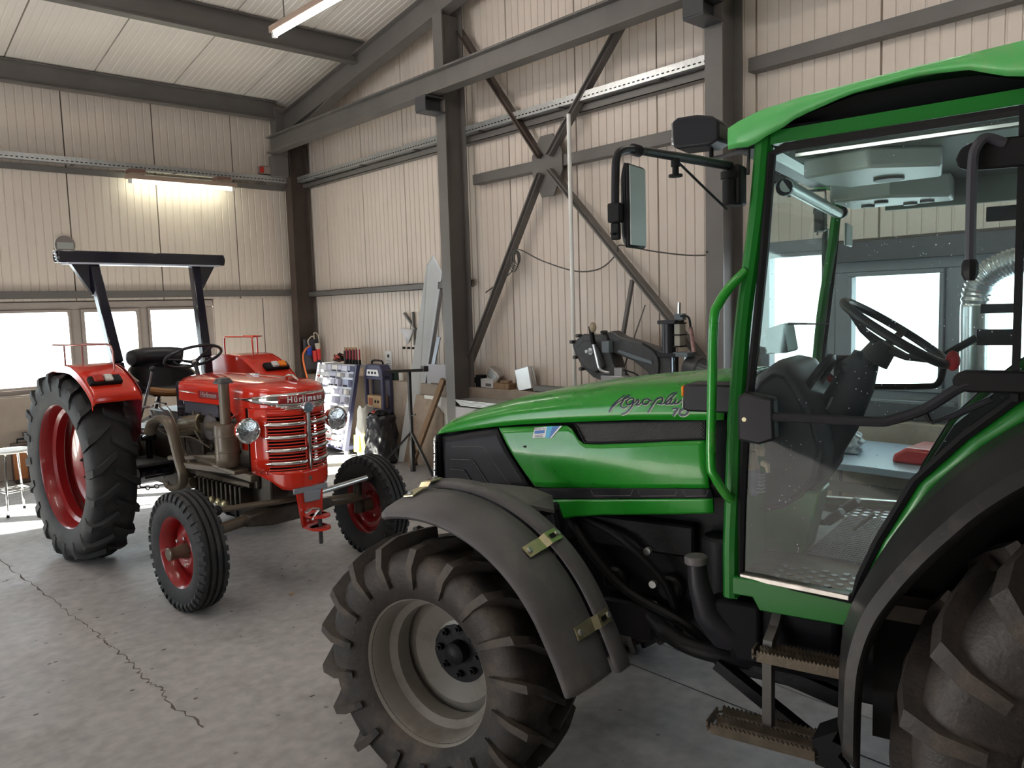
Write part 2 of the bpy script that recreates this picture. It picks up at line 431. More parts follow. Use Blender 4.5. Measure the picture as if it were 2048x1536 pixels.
# left (window) wall, facing the camera: plane y = YW
wl = MB().b2((X0, YW + .03, 1.98), (XW, YW + .2, 5.2)).b2((4.2, YW + .03, 0), (XW, YW + .2, 2.0)).build('wall_left', WALLG, smooth=0); struct(wl)
struct(MB().b2((X0, 10.33, 0), (XW + .2, YW + .2, PH)).build('baseboard_left', PLINTH, bevel=.008))
pm = panel_mesh('panel', 1.0, 2.0, 5.0, WALLP, 11)
x = XW - 1.0
while x > X0 - .01:
    put('panel', pm, wl, T(x, YW, 0)); x -= 1.0
pl = panel_mesh('panel', 0.69, PH, 2.0, WALLP, 8)
for k in (0, 1): put('panel', pl, wl, T(4.17 + .69 * k, YW, 0))
# windows of the left wall
def window(name, x0, x1, panes, y, z0, z1, m, M=None):
    w_ = part(name, None); w_['kind'] = 'structure'
    if M is not None: w_.matrix_local = M
    xs = [x0]; 
    fr = MB().b2((x0, y - .02, z1), (x1, y + .08, z1 + .09)).b2((x0, y - .02, z0 - .06), (x1, y + .08, z0))
    ed = [x0] + [e for p in panes for e in p] + [x1]
    for i in range(0, len(ed), 2): fr.b2((ed[i], y - .02, z0), (ed[i + 1], y + .08, z1))
    fr.build('window_frame', m, w_, bevel=.006)
    for i, (a, b) in enumerate(panes):
        zb, zt = z0, z1
        sash = MB(); t = .03 if i != 1 else .04
        sash.b2((a, y - .045, zt - t), (b, y + .03, zt)).b2((a, y - .045, zb), (b, y + .03, zb + t)).b2((a, y - .045, zb + t), (a + t, y + .03, zt - t)).b2((b - t, y - .045, zb + t), (b, y + .03, zt - t))
        sash.build('sash', m, w_, bevel=.004)
        MB().b2((a + t, y + .0, zb + t), (b - t, y + .006, zt - t)).build('pane', GLASS, w_, smooth=0)
    MB().b2((x0 - .02, y - .10, z0 - .085), (x1 + .02, y + .02, z0 - .055)).build('window_sill', m, w_, bevel=.005)
    return w_
window('window_1', 1.20, 4.17, [(1.30, 2.47), (2.58, 3.24), (3.34, 4.07)], YW + .03, 1.0, 1.90, FRAMEW)
window('window_2', -1.95, 1.18, [(-1.85, -.75), (-.65, .0), (.1, 1.08)], YW + .03, 1.0, 1.90, FRAMEW)
window('window_3', -5.4, -1.97, [(-5.2, -4.1), (-4.0, -3.1), (-3.0, -2.07)], YW + .03, 1.0, 1.90, FRAMEW)

# right (long) wall: plane x = XW, panels face -x
BZ = 5.25
def gz(y): return roofz(y)
wr = MB()
wr.b2((XW + .03, 3.25, 0), (XW + .2, YW + .2, 6.2))
wr.b2((XW + .03, Y0, 2.14), (XW + .2, 3.25, 6.2)).b2((XW + .03, Y0, 0), (XW + .2, 3.25, .93))
wr = wr.build('wall_right', WALLG, smooth=0); struct(wr)
MR = Matrix.Rotation(-pi / 2, 4, 'Z')   # local +y(depth) -> +x ; local x -> -y
PWD = 0.926
y = 10.40 + .3
i = 0
while y > Y0:
    ya = y
    if ya - PWD > 2.9 or ya - PWD < 3.3 and ya > 3.0: zb = .9
    if ya <= 3.31: zb = 2.16
    me = panel_mesh('panel', PWD, zb, 6, WALLP, 10, ztop=lambda lx, ya=ya: gz(ya - lx) + .02)
    put('panel', me, wr, T(XW, ya, 0) @ MR)
    y -= PWD; i += 1
struct(MB().b2((5.36, Y0, 0), (XW + .2, 10.33, PH)).build('baseboard_right', PLINTH, bevel=.008))
# window band in the right wall seen through the tractor cab (local x runs -y)
def wr_m(): return T(0, 0, 0)
def rwin(name, yA, yB, panes):
    # built in a frame whose local x = -y world
    M = T(XW - .0, 0, 0) @ MR
    return window(name, -yA, -yB, [(-a, -b) for a, b in panes], .0, 1.12, 1.93, FRAMEG, M)
window('window_7', -3.25, -2.66, [(-3.19, -2.72)], .0, 1.12, 2.10, FRAMEG, T(XW, 0, 0) @ MR)
rwin('window_4', 2.66, 1.82, [(2.56, 1.93), (1.93, 1.93)][:1])
rwin('window_5', 1.82, -.6, [(1.74, .85), (.75, -.5)])
rwin('window_6', -.6, -3.0, [(-.7, -1.7), (-1.8, -2.9)])
struct(MB().b2((XW - .07, Y0, 2.00), (XW + .02, 2.66, 2.14)).build('trim_1', STEELD, bevel=.004))
struct(MB().b2((XW - .12, Y0, .94), (XW + .02, 3.25, 1.05)).build('trim_2', STEELD, bevel=.004))

# back and side walls (behind the camera): a side doorway lets the daylight in
DW = mat('door_steel', (0.30, 0.31, 0.32), 0.5)
BACKW = mat('grey_back_wall', (.22, .20, .18), .7)  # unseen walls, tone darkened to cut light thrown back from behind
wb = MB().b2((X0, Y0 - .15, 0), (-3.6, Y0, 5.2)).b2((1.4, Y0 - .15, 0), (XW, Y0, 5.2)).b2((-3.6, Y0 - .15, 0), (1.4, Y0, 5.2)).build('wall_back', BACKW, smooth=0); struct(wb)
ws = MB().b2((X0 - .15, Y0, 0), (X0, -3.0, 6.2)).b2((X0 - .15, 6.4, 0), (X0, YW + .1, 6.2)).b2((X0 - .15, 1.4, 0), (X0, 2.2, 6.2)).b2((X0 - .15, -3.0, 0), (X0, 1.4, 6.2)).b2((X0 - .15, 2.2, 2.7), (X0, 6.4, 6.2)).b2((X0 - .15, 2.2, 0), (X0, 3.4, 2.7)).build('wall_side', BACKW, smooth=0); struct(ws)

# ceiling: roof panels, ribs run down the slope
ce = MB()
ce.prism([(Y0 - .2, roofz(Y0 - .2) + .05), (RY, roofz(RY) + .05), (YW + .2, roofz(YW + .2) + .05), (YW + .2, roofz(YW + .2) + .15), (RY, roofz(RY) + .15), (Y0 - .2, roofz(Y0 - .2) + .15)], X0 - .2, XW + .2, 'x')
ce = ce.build('ceiling', WALLG, smooth=0); struct(ce)
sl = math.atan(0.165); Ls = (YW + .1 - RY) / cos(sl)
rp = panel_mesh('roof_panel', .89, 0, Ls, ROOFP, 12, depth=.004)
# local x -> world x, local z -> along the slope, local y -> up
x = XW - .40 - 1.0 + .4
x = 5.0 + .0
x = 5.54
xs_ = []
while x > X0 - 1:
    xs_.append(x - .89); x -= .89
for x in xs_:
    M = T(x, YW + .1, roofz(YW + .1)) @ Matrix(((1, 0, 0, 0), (0, sin(sl), -cos(sl), 0), (0, cos(sl), sin(sl), 0), (0, 0, 0, 1)))
    M2 = T(x, RY, roofz(RY)) @ Matrix(((1, 0, 0, 0), (0, -sin(sl), -cos(sl), 0), (0, cos(sl), -sin(sl), 0), (0, 0, 0, 1)))
    put('roof_panel', rp, ce, M); put('roof_panel', rp, ce, M2)

# ---------------- steel structure (each member a thing)
def ibeam(mb, p0, p1, h, b, tf=.012, tw=.008, up=(0, 0, 1)):
    p0 = V(p0); p1 = V(p1); d = (p1 - p0).normalized(); s_ = d.cross(V(up)).normalized(); u = s_.cross(d).normalized()
    mb.bar(p0 + u * (h / 2 - tf / 2), p1 + u * (h / 2 - tf / 2), b, tf, u)
    mb.bar(p0 - u * (h / 2 - tf / 2), p1 - u * (h / 2 - tf / 2), b, tf, u)
    mb.bar(p0, p1, tw, h - 2 * tf, u); return mb
def column(yc, label, top=None):
    t = thing('steel_column', label, 'steel column', (5.25, yc, 0))
    zt = (top if top else roofz(yc) - .455)
    ibeam(MB(), (0, 0, 0), (0, 0, zt), .27, .15, .012, .008, up=(1, 0, 0)).build('column_shaft', STEEL, t, smooth=0)
    MB().b2((-.2, -.13, 0), (.14, .13, .015)).build('base_plate', STEEL, t)
    br = MB().b2((-.38, -.085, 3.88), (-.13, .085, 3.895)).b2((-.38, -.085, 3.74), (-.13, .085, 3.755)).b2((-.37, -.006, 3.755), (-.13, .006, 3.88)).b2((-.385, -.085, 3.755), (-.375, .085, 3.88))
    br.build('crane_bracket', STEELD, t, smooth=0)
    return t
column(6.62, 'grey steel column with diagonal brace feet, standing behind the leaning sheet metal')
column(3.38, 'grey steel column beside the big green tractor cab mirror')
column(.1, 'grey steel column standing behind the green cab rear')
t = thing('steel_column', 'dark steel column standing in the corner of the two panelled walls', 'steel column', (5.37, 10.24, 0))
ibeam(MB(), (0, 0, 0), (0, 0, 4.45), .26, .16, .012, .008, up=(1, 0, 0)).build('column_shaft', STEELB, t, smooth=0)
MB().b2((-.36, -.07, 3.62), (-.14, .07, 3.9)).b2((-.30, -.075, 3.9), (-.14, .075, 4.52)).build('corner_bracket', STEEL, t, bevel=.004)

b_ = ibeam(MB(), (5.0, 10.2, 4.02), (5.0, Y0 + .2, 4.02), .21, .14, .014, .01).b2((4.975, Y0 + .2, 4.125), (5.025, 10.2, 4.15)).build('crane_rail', STEEL, smooth=0)
tag(b_, 'long grey steel crane rail running along the panelled wall on column brackets', 'crane rail')
# rafters at the gable wall
for (ya, yb) in ((10.3, RY), (RY, Y0 + .1)):
    t = thing('rafter', 'sloping grey steel rafter rising from the corner column along the wall top' if ya > 5 else 'sloping steel rafter beyond the ridge over the green cab', 'steel beam')
    n0 = V((5.2, ya, roofz(ya) - .31)); n1 = V((5.2, yb, roofz(yb) - .31))
    ibeam(MB(), n0, n1, .28, .14, .014, .009).build('beam_profile', STEEL, t, smooth=0)
    if ya > 5:
        MB().prism([(10.3, roofz(10.3) - .44), (8.6, roofz(8.6) - .44), (10.3, roofz(10.3) - .60)], 5.19, 5.21, 'x').build('haunch_plate', STEEL, t, smooth=0)
        MB().prism([(10.3, roofz(10.3) - .59), (8.6, roofz(8.6) - .43), (8.6, roofz(8.6) - .445), (10.3, roofz(10.3) - .605)], 5.13, 5.27, 'x').build('haunch_flange', STEEL, t, smooth=0)
# purlins
for k, yp in enumerate((10.22, 8.30, 6.3, 4.3, 2.3, .3, -1.8, -3.9)):
    zc = roofz(yp) - (.135 if k else .125)
    o = ibeam(MB(), (X0 + .05, yp, zc), (5.3 if k else 5.1, yp, zc), .26 if k else .24, .12, .012, .01).build('purlin', STEEL, smooth=0)
    tag(o, ['dark steel eaves beam on top of the window wall', 'dark steel purlin crossing the ceiling next above the eaves beam', 'purlin above the ceiling lamp', 'purlin near the ridge', 'purlin right at the roof ridge', 'purlin beyond the ridge', 'second purlin beyond the ridge', 'last purlin towards the back wall'][k], 'purlin')
struct(MB().prism([(10.3, roofz(10.3) - .17), (RY, roofz(RY) - .17), (RY, roofz(RY)), (10.3, roofz(10.3))], 5.42, 5.5, 'x').build('trim_3', mat('foam_filler', (.30, .23, .15), .9, var=.3, vscale=8), smooth=0))
# girts
def girt(p0, p1, h, d, label, wall='r'):
    a = V(p0); b = V(p1)
    mb = MB()
    if wall == 'r': mb.b2((XW - d, a.y, a.z - h / 2), (XW - d + .006, b.y, a.z + h / 2)).b2((XW - d, a.y, a.z - h / 2), (XW, b.y, a.z - h / 2 + .006)).b2((XW - d, a.y, a.z + h / 2 - .006), (XW, b.y, a.z + h / 2))
    else: mb.b2((a.x, YW - d, a.z - h / 2), (b.x, YW - d + .006, a.z + h / 2)).b2((a.x, YW - d, a.z - h / 2), (b.x, YW, a.z - h / 2 + .006)).b2((a.x, YW - d, a.z + h / 2 - .006), (b.x, YW, a.z + h / 2))
    return tag(mb.build('wall_girt', STEEL, smooth=0), label, 'steel beam')
girt((0, 10.4, 2.04), (0, 6.7, 2.04), .075, .09, 'thin grey wall rail behind the leaning sheet metal')
girt((0, 10.4, 3.53), (0, 3.46, 3.53), .07, .09, 'thin grey wall rail hidden under the perforated cable tray')
girt((0, 6.54, 3.11), (0, 3.46, 3.11), .10, .10, 'grey wall rail crossing the centre of the cross bracing')
girt((0, 3.30, 3.50), (0, Y0, 3.50), .10, .10, 'grey wall rail sloping above the green cab roof')
girt((X0, 0, 2.07), (5.25, 0, 2.07), .085, .07, 'grey window head rail above the row of bright windows', 'l')
girt((X0, 0, 3.50), (5.25, 0, 3.50), .06, .05, 'thin wall rail just under the tray of the window wall', 'l')
# cross bracing
GC = V((5.44, 5.42, 3.10))
t = thing('cross_brace', 'large steel cross bracing with an octagonal gusset plate at its centre', 'cross brace')
o_ = .12; pg = []
for (a, b) in ((-.20, -.08), (-.08, -.30), (.08, -.30), (.20, -.08), (.20, .10), (.08, .27), (-.08, .27), (-.20, .10)): pg.append((GC.y + a, GC.z + b))
MB().prism(pg, 5.432, 5.446, 'x').build('gusset_plate', STEEL, t)
for nm, e, m_ in (('brace_arm', (5.42, 6.75, 4.78), STEELB), ('brace_arm', (5.42, 3.45, 5.18), STEEL), ('brace_arm', (5.42, 6.70, 1.12), STEEL), ('brace_arm', (5.42, 3.50, 1.10), STEEL)):
    e = V(e); s0 = V((5.41, GC.y, GC.z)); d = (e - s0).normalized()
    MB().bar(s0 + d * .10, e, .05, .075, (1, 0, 0)).bar(s0 + d * .10 + V((-.03, 0, 0)), e + V((-.03, 0, 0)), .012, .078, (1, 0, 0)).build(nm, m_, t, smooth=0)
for e in ((5.42, 6.72, 1.02), (5.42, 6.70, 4.85)):
    MB().box(e, (.012, .2, .16)).build('end_plate', STEEL, t)
# cable trays
def tray(p0, p1, label, wall):
    a = V(p0); b = V(p1); d = (b - a); Ln = d.length; d.normalize()
    t = thing('cable_tray', label, 'cable tray')
    n_ = V((-1, 0, 0)) if wall == 'r' else V((0, -1, 0))
    mb = MB()
    mb.bar(a + n_ * .08, b + n_ * .08, .004, .075, (0, 0, 1)).bar(a + n_ * .04 + V((0, 0, -.036)), b + n_ * .04 + V((0, 0, -.036)), .085, .004, (0, 0, 1)).bar(a + V((0, 0, 0)), b, .004, .075, (0, 0, 1))
    mb.build('tray_body', ZINC, t, smooth=0)
    ms = MB(); k = int(Ln / .05)
    for i in range(k):
        c = a + d * (i + .5) * Ln / k + n_ * .083
        ms.box(c + V((0, 0, -.012)), (.0015 if wall == 'r' else .026, .026 if wall == 'r' else .0015, .010))
    ms.build('tray_slots', SEAL, t, smooth=0, kind='stuff')
    mk = MB(); k = max(2, int(Ln / 1.1))
    for i in range(k):
        c = a + d * (i + .5) * Ln / k
        mk.bar(c + V((0, 0, -.045)) + n_ * .09, c + V((0, 0, -.045)) - n_ * .0, .03, .012)
    mk.build('tray_brackets', STEEL, t, smooth=0)
tray((5.46, 10.3, 3.61), (5.46, 3.5, 3.61), 'perforated galvanised cable tray crossing behind the braces on the long wall', 'r')
tray((X0, 10.35, 3.60), (5.46, 10.35, 3.60), 'perforated galvanised cable tray above the hanging lamp on the window wall', 'l')
# white conduit pole
o = MB().cyl((5.30, 5.0, PH), (5.30, 5.0, 3.46), .019).build('conduit_pole', WHITE)
tag(o, 'thin white vertical pole standing before the cross bracing', 'pole')
# leaning pipes behind the saw
tag(MB().bar((5.44, 4.42, 1.97), (5.38, 4.62, PH), .03, .03).build('square_tube', STEEL, smooth=0), 'grey square tube leaning on the brace behind the band saw', 'metal tube')
tag(MB().cyl((5.42, 4.27, 1.75), (5.37, 4.60, PH), .006).build('thin_rod', STEEL), 'thin metal rod leaning on the brace behind the band saw', 'metal rod')
# ceiling + wall lamps
def lamp(p0, p1, label, drop, tm=None):
    p0 = V(p0); p1 = V(p1); d = (p1 - p0).normalized(); s_ = d.cross(V((0, 0, 1))).normalized()
    t = thing('fluorescent_lamp', label, 'ceiling lamp' if drop > .3 else 'wall lamp')
    MB().bar(p0 - d * .05, p1 + d * .05, .06, .055).build('lamp_housing', mat('lamp_housing_brown', (.34, .25, .20), .5), t, bevel=.004)
    MB().cyl(p0 + V((0, 0, -.055)), p1 + V((0, 0, -.055)), .016, n=12).build('lamp_tube', tm or TUBE, t)
    for p in (p0, p1): MB().box(p + V((0, 0, -.045)), (.035, .035, .06)).build('tube_holder', WHITE, t)
    for q in (.12, .88):
        c = p0 + (p1 - p0) * q
        MB().cyl(c, c + V((0, 0, drop)), .006, n=6).build('hanger', STEEL, t)
    return t
def lampz(y): return roofz(y) - .42
lamp((3.33, 6.60, 4.22), (3.36, 5.10, 4.22), 'bright tube lamp hanging from the white ceiling between two purlins', .9)
lamp((0.9, 6.60, 4.22), (0.93, 5.10, 4.22), 'second ceiling tube lamp over the red tractor wheel', .9)
for (x_, y_, s_) in ((3.3, 1.6, 'over the green cab roof'), (.6, 1.6, 'over the open floor beside the camera'), (-2.4, 5.3, 'over the floor far from the tractors'), (3.3, -2.8, 'behind the green tractor'), (-.5, -2.8, 'near the back door')):
    lamp((x_, y_ + .7, 4.3), (x_, y_ - .7, 4.3), 'ceiling tube lamp ' + s_, 1.2)
t = lamp((3.18, 10.20, 3.46), (4.44, 10.20, 3.46), 'lit tube lamp hung under the cable tray of the window wall', .1, TUBEW)
for x_ in (3.25, 4.3): MB().b2((x_ - .09, 10.12, 3.50), (x_ + .09, 10.28, 3.545)).build('lamp_bracket', mat('lamp_bracket_brown', (.16, .09, .07), .5), t)
# ================================================================== WHEELS (shared)
def tyre_profile(R, wd, rim, h):
    # carcass section (y, r) from the outer bead over the crown to the inner bead
    c = R - h; w2 = wd / 2
    half = [(w2 * .72, rim - .005), (w2 * .86, rim + .012), (w2 * .99, rim + (c - rim) * .38), (w2 * 1.03, rim + (c - rim) * .60), (w2 * .985, c - .035 * wd / .3), (w2 * .86, c - .012), (w2 * .55, c - .003), (0, c)]
    return half + [(-y_, r_) for y_, r_ in half[-2::-1]]
YUP = Rx(-pi / 2)      # lathe Z axis -> wheel Y axis
def lathe_y(mb, prof, n=64, **k):   # prof as (y, r)
    return mb.lathe([(r_, -y_) for y_, r_ in prof], n, M=Matrix(((1, 0, 0, 0), (0, 0, -1, 0), (0, 1, 0, 0), (0, 0, 0, 1))), **k)
def lug_mesh(R, wd, h, rim, bw, m, dirn=1, sweep=.9):
    # one chevron lug of the +y side, centred at angle 0 (= +x); centre end leads by +angle
    c = R - h; w2 = wd / 2
    st = [(-.02 * wd, c + .001, h, 0.0, .75), (.16 * wd, c, h, .30, .9), (.34 * wd, c - .006, h, .62, 1.0), (.455 * wd, c - .018, h * 1.0, .82, 1.12), (.50 * wd, c - .05 * wd / .3, h * .62, .93, 1.2), (.515 * wd, c - .11 * wd / .3, h * .10, 1.0, 1.15)]
    vs = []; fs = []
    tot = sweep * w2 / R
    for i, (y_, r0, hh, t, bs_) in enumerate(st):
        a = -tot * t
        nrm = V((1, 0)) if i < 3 else V((.8, .6)) if i == 3 else V((.45, .9)) if i == 4 else V((0, 1))   # (radial, y)
        for q, k in ((-1, 0), (1, 0), (.78, 1), (-.78, 1)):
            ang = a + q * bw * bs_ / 2 / R
            rr = r0 - .008 + (hh + .008) * nrm.x * k; yy = y_ + hh * nrm.y * k * (1 if i else 0)
            vs.append((rr * cos(ang), yy, rr * sin(ang)))
    for i in range(len(st) - 1):
        a = i * 4; b = a + 4
        for j in range(4): fs.append((a + j, a + (j + 1) % 4, b + (j + 1) % 4, b + j))
    fs += [(3, 2, 1, 0), (len(vs) - 4, len(vs) - 3, len(vs) - 2, len(vs) - 1)]
    return MB().add(vs, fs)
def ag_wheel(name, parent, M, R, wd, rim, nl, h, mt, mr_, side, disc_y, bw, nuts=8, hubr=.05, dark_hub=True, phase=0.0, wheel_label=None):
    """side=+1: outer face towards +y"""
    w_ = part(name, parent); w_.matrix_local = M
    if wheel_label: w_['label'] = wheel_label
    mb = MB(); lathe_y(mb, tyre_profile(R, wd, rim, h), 96); mb.build('tyre', mt, w_, smooth=50)
    mo = lug_mesh(R, wd, h, rim, bw, mt)
    first = mo.build('lug', mt, w_, smooth=30)
    step = 2 * pi / nl
    for k in range(nl):
        for s_ in (1, -1):
            a = k * step + (step / 2 if s_ < 0 else 0) + phase
            Mx = Ry(-a) if s_ > 0 else Ry(-a) @ Matrix.Diagonal((1, -1, 1, 1))
            if k == 0 and s_ == 1: first.matrix_local = Mx
            else: inst(first, w_, M=Mx)
    # rim: barrel with well, flanges
    w2 = wd * .36; s_ = side
    pr = [(w2 + .012, rim + .022), (w2 + .016, rim + .016), (w2 + .008, rim + .002), (w2 - .012, rim - .006), (w2 - .03, rim - .012), (w2 * .35, rim - .02), (w2 * .2, rim - .045), (-w2 * .3, rim - .045), (-w2 * .45, rim - .02), (-w2 + .02, rim - .010), (-w2 - .012, rim + .02)]
    mb = MB(); lathe_y(mb, [(y_ * s_, r_) for y_, r_ in pr], 72); mb.build('rim', mr_, w_, smooth=40, solid=.006, soff=0)
    dy = disc_y * s_
    pr = [(dy + s_ * .00, .03), (dy, hubr * 1.9), (dy - s_ * .004, hubr * 2.3), (dy + s_ * .035, rim * .70), (dy + s_ * .02, rim * .86), (dy + s_ * .0, rim - .03)]
    mb = MB(); lathe_y(mb, pr, 48); mb.build('wheel_disc', mr_, w_, smooth=35, solid=.01, soff=0)
    hb = MB(); lathe_y(hb, [(dy - s_ * .05, .0), (dy - s_ * .05, hubr * .9), (dy + s_ * .045, hubr * .85), (dy + s_ * .055, hubr * .6), (dy + s_ * .058, 0.001)], 20)
    hb.build('hub', DARKM if dark_hub else mr_, w_, smooth=35)
    nb = MB()
    nb.cyl((hubr * 1.75, dy - s_ * .005, 0), (hubr * 1.75, dy + s_ * .022, 0), .0145, n=6).cyl((hubr * 1.75, dy, 0), (hubr * 1.75, dy + s_ * .034, 0), .008, n=8)
    nf = nb.build('wheel_nut', DARKM if dark_hub else ZINC, w_, smooth=0)
    for k in range(1, nuts): inst(nf, w_, M=Ry(2 * pi * k / nuts))
    return w_

# ================================================================== GREEN TRACTOR
GT = thing('green_tractor', 'big bright green cab tractor with black fender over its front wheel', 'tractor', (2.916, .378, 0), radians(105))
RW, FWX = .64, 2.14
ag_wheel('front_wheel', GT, T(FWX, .70, .48), .492, .33, .262, 18, .047, RUBD, RIMG, 1, -.085, .036, phase=.10)
ag_wheel('front_wheel', GT, T(FWX, -.70, .48), .492, .33, .262, 18, .047, RUBD, RIMG, -1, -.085, .036)
ag_wheel('rear_wheel', GT, T(0, .70, RW), RW + .012, .42, .37, 20, .05, RUBD, RIMG, 1, 0.0, .055, phase=.12, hubr=.07)
ag_wheel('rear_wheel', GT, T(0, -.70, RW), RW + .012, .42, .37, 20, .05, RUBD, RIMG, -1, 0.0, .055, hubr=.07)

# chassis: engine, gearbox, axles
mb = MB()
mb.b2((1.2, -.22, .50), (2.42, .22, 1.10)).b2((.3, -.20, .42), (1.25, .20, .86)).b2((-.35, -.26, .38), (.35, .26, .86))
mb.cyl((0, -.62, RW), (0, .62, RW), .12, n=20)
for k in range(4): mb.cyl((1.45 + .22 * k, .2, .72), (1.45 + .22 * k, .27, .72), .05, n=12)
mb.b2((1.35, .2, .85), (2.2, .28, .97)).b2((1.5, .19, .52), (1.7, .30, .66)).cyl((1.25, .27, .60), (1.25, .27, .95), .07, n=14)
mb.cyl((1.7, .24, .45), (2.05, .24, .45), .05, n=12)
mb.build('engine_block', DARKM, GT, bevel=.01)
mb = MB(); mb.bar((FWX, -.58, .46), (FWX, .58, .46), .13, .15).cyl((FWX, .45, .46), (FWX, .62, .46), .13, n=18).cyl((FWX, -.45, .46), (FWX, -.62, .46), .13, n=18).b2((FWX - .14, -.14, .32), (FWX + .16, .14, .56))
mb.build('front_axle', DARKM, GT, bevel=.01)
mb = MB(); mb.bar((FWX - .17, -.45, .42), (FWX - .17, .5, .42), .03, .03).cyl((FWX - .17, -.2, .42), (FWX - .17, .2, .42), .035, n=12); mb.build('steering_rod', ZINC, GT)
# belts and pulleys, hoses glimpsed in the dark under the bonnet
mb = MB()
for zz, aa in ((.86, 1.52), (.74, 1.50), (.66, 1.5)): MB().cyl((aa, .28, zz), (aa, .30, zz), .014, n=10).build('pipe_fitting', ZINC, GT)
MB().tube(smoothpath([(1.9, .25, 1.0), (1.75, .32, .85), (1.6, .3, .7), (1.35, .33, .62), (1.25, .3, .5)], 5), .018).tube(smoothpath([(1.8, .27, .95), (1.6, .33, .9), (1.45, .3, .75), (1.4, .28, .55)], 5), .014).build('hydraulic_hose', SEAL, GT)

# ---- bonnet
SEAM = [(1.20, 1.366), (1.297, 1.360), (1.525, 1.349), (1.785, 1.327), (2.005, 1.306), (2.133, 1.290), (2.32, 1.260), (2.444, 1.238), (2.52, 1.222), (2.6, 1.205)]
TOPZ = [(1.20, 1.497), (1.33, 1.490), (1.62, 1.466), (1.84, 1.437), (2.08, 1.395), (2.34, 1.325), (2.45, 1.283), (2.50, 1.252), (2.53, 1.226)]
def wid(a): return interp([(1.2, .352), (1.6, .345), (2.0, .335), (2.3, .325), (2.45, .318), (2.6, .31)], a)
def noseback(a, b):
    k = max(0.0, min(1.0, (a - 1.95) / .58)); return a - .10 * k * k * (abs(b) / .33) ** 2.4
def bonnet(u, v):
    a = lerp(1.215, 2.53, u ** .9); t = (v - .5) * 2        # t -1..1
    th = t * pi / 2; W_ = wid(a)
    s_ = abs(sin(th)) ** .46 * (1 if th > 0 else -1); c_ = max(0, cos(th)) ** .50
    b = W_ * s_; zs = interp(SEAM, a); zt = interp(TOPZ, a)
    aa = noseback(a, b); zs2 = interp(SEAM, aa)
    return (aa, b, zs2 + (zt - zs) * c_ + .0)
MB().grid(bonnet, 44, 60).build('bonnet', GREEN, GT, smooth=50, solid=.012, soff=0)
def bside(z, a=1.8):
    base = wid(a)
    return base + interp([(.85, -.055), (.95, -.03), (1.05, -.012), (1.18, .006), (1.22, .006), (1.30, -.008), (1.36, -.012)], z)
def ruled(top, bot, m, name, parent, off=0.0, nu=24, nv=8, th=.012, side=1, **k):
    # top/bot polylines [(a,z)] resampled by parameter
    def at(pl, u):
        n = len(pl) - 1; i = min(int(u * n), n - 1); t = u * n - i
        return lerp(pl[i][0], pl[i + 1][0], t), lerp(pl[i][1], pl[i + 1][1], t)
    def fn(u, v):
        p = at(top, u); q = at(bot, u); a = lerp(q[0], p[0], v); z = lerp(q[1], p[1], v)
        b = bside(z, a) + off
        return (noseback(a, b), side * b, z)
    return MB().grid(fn, nu, nv).build(name, m, parent, smooth=40, solid=th, soff=0, **k)
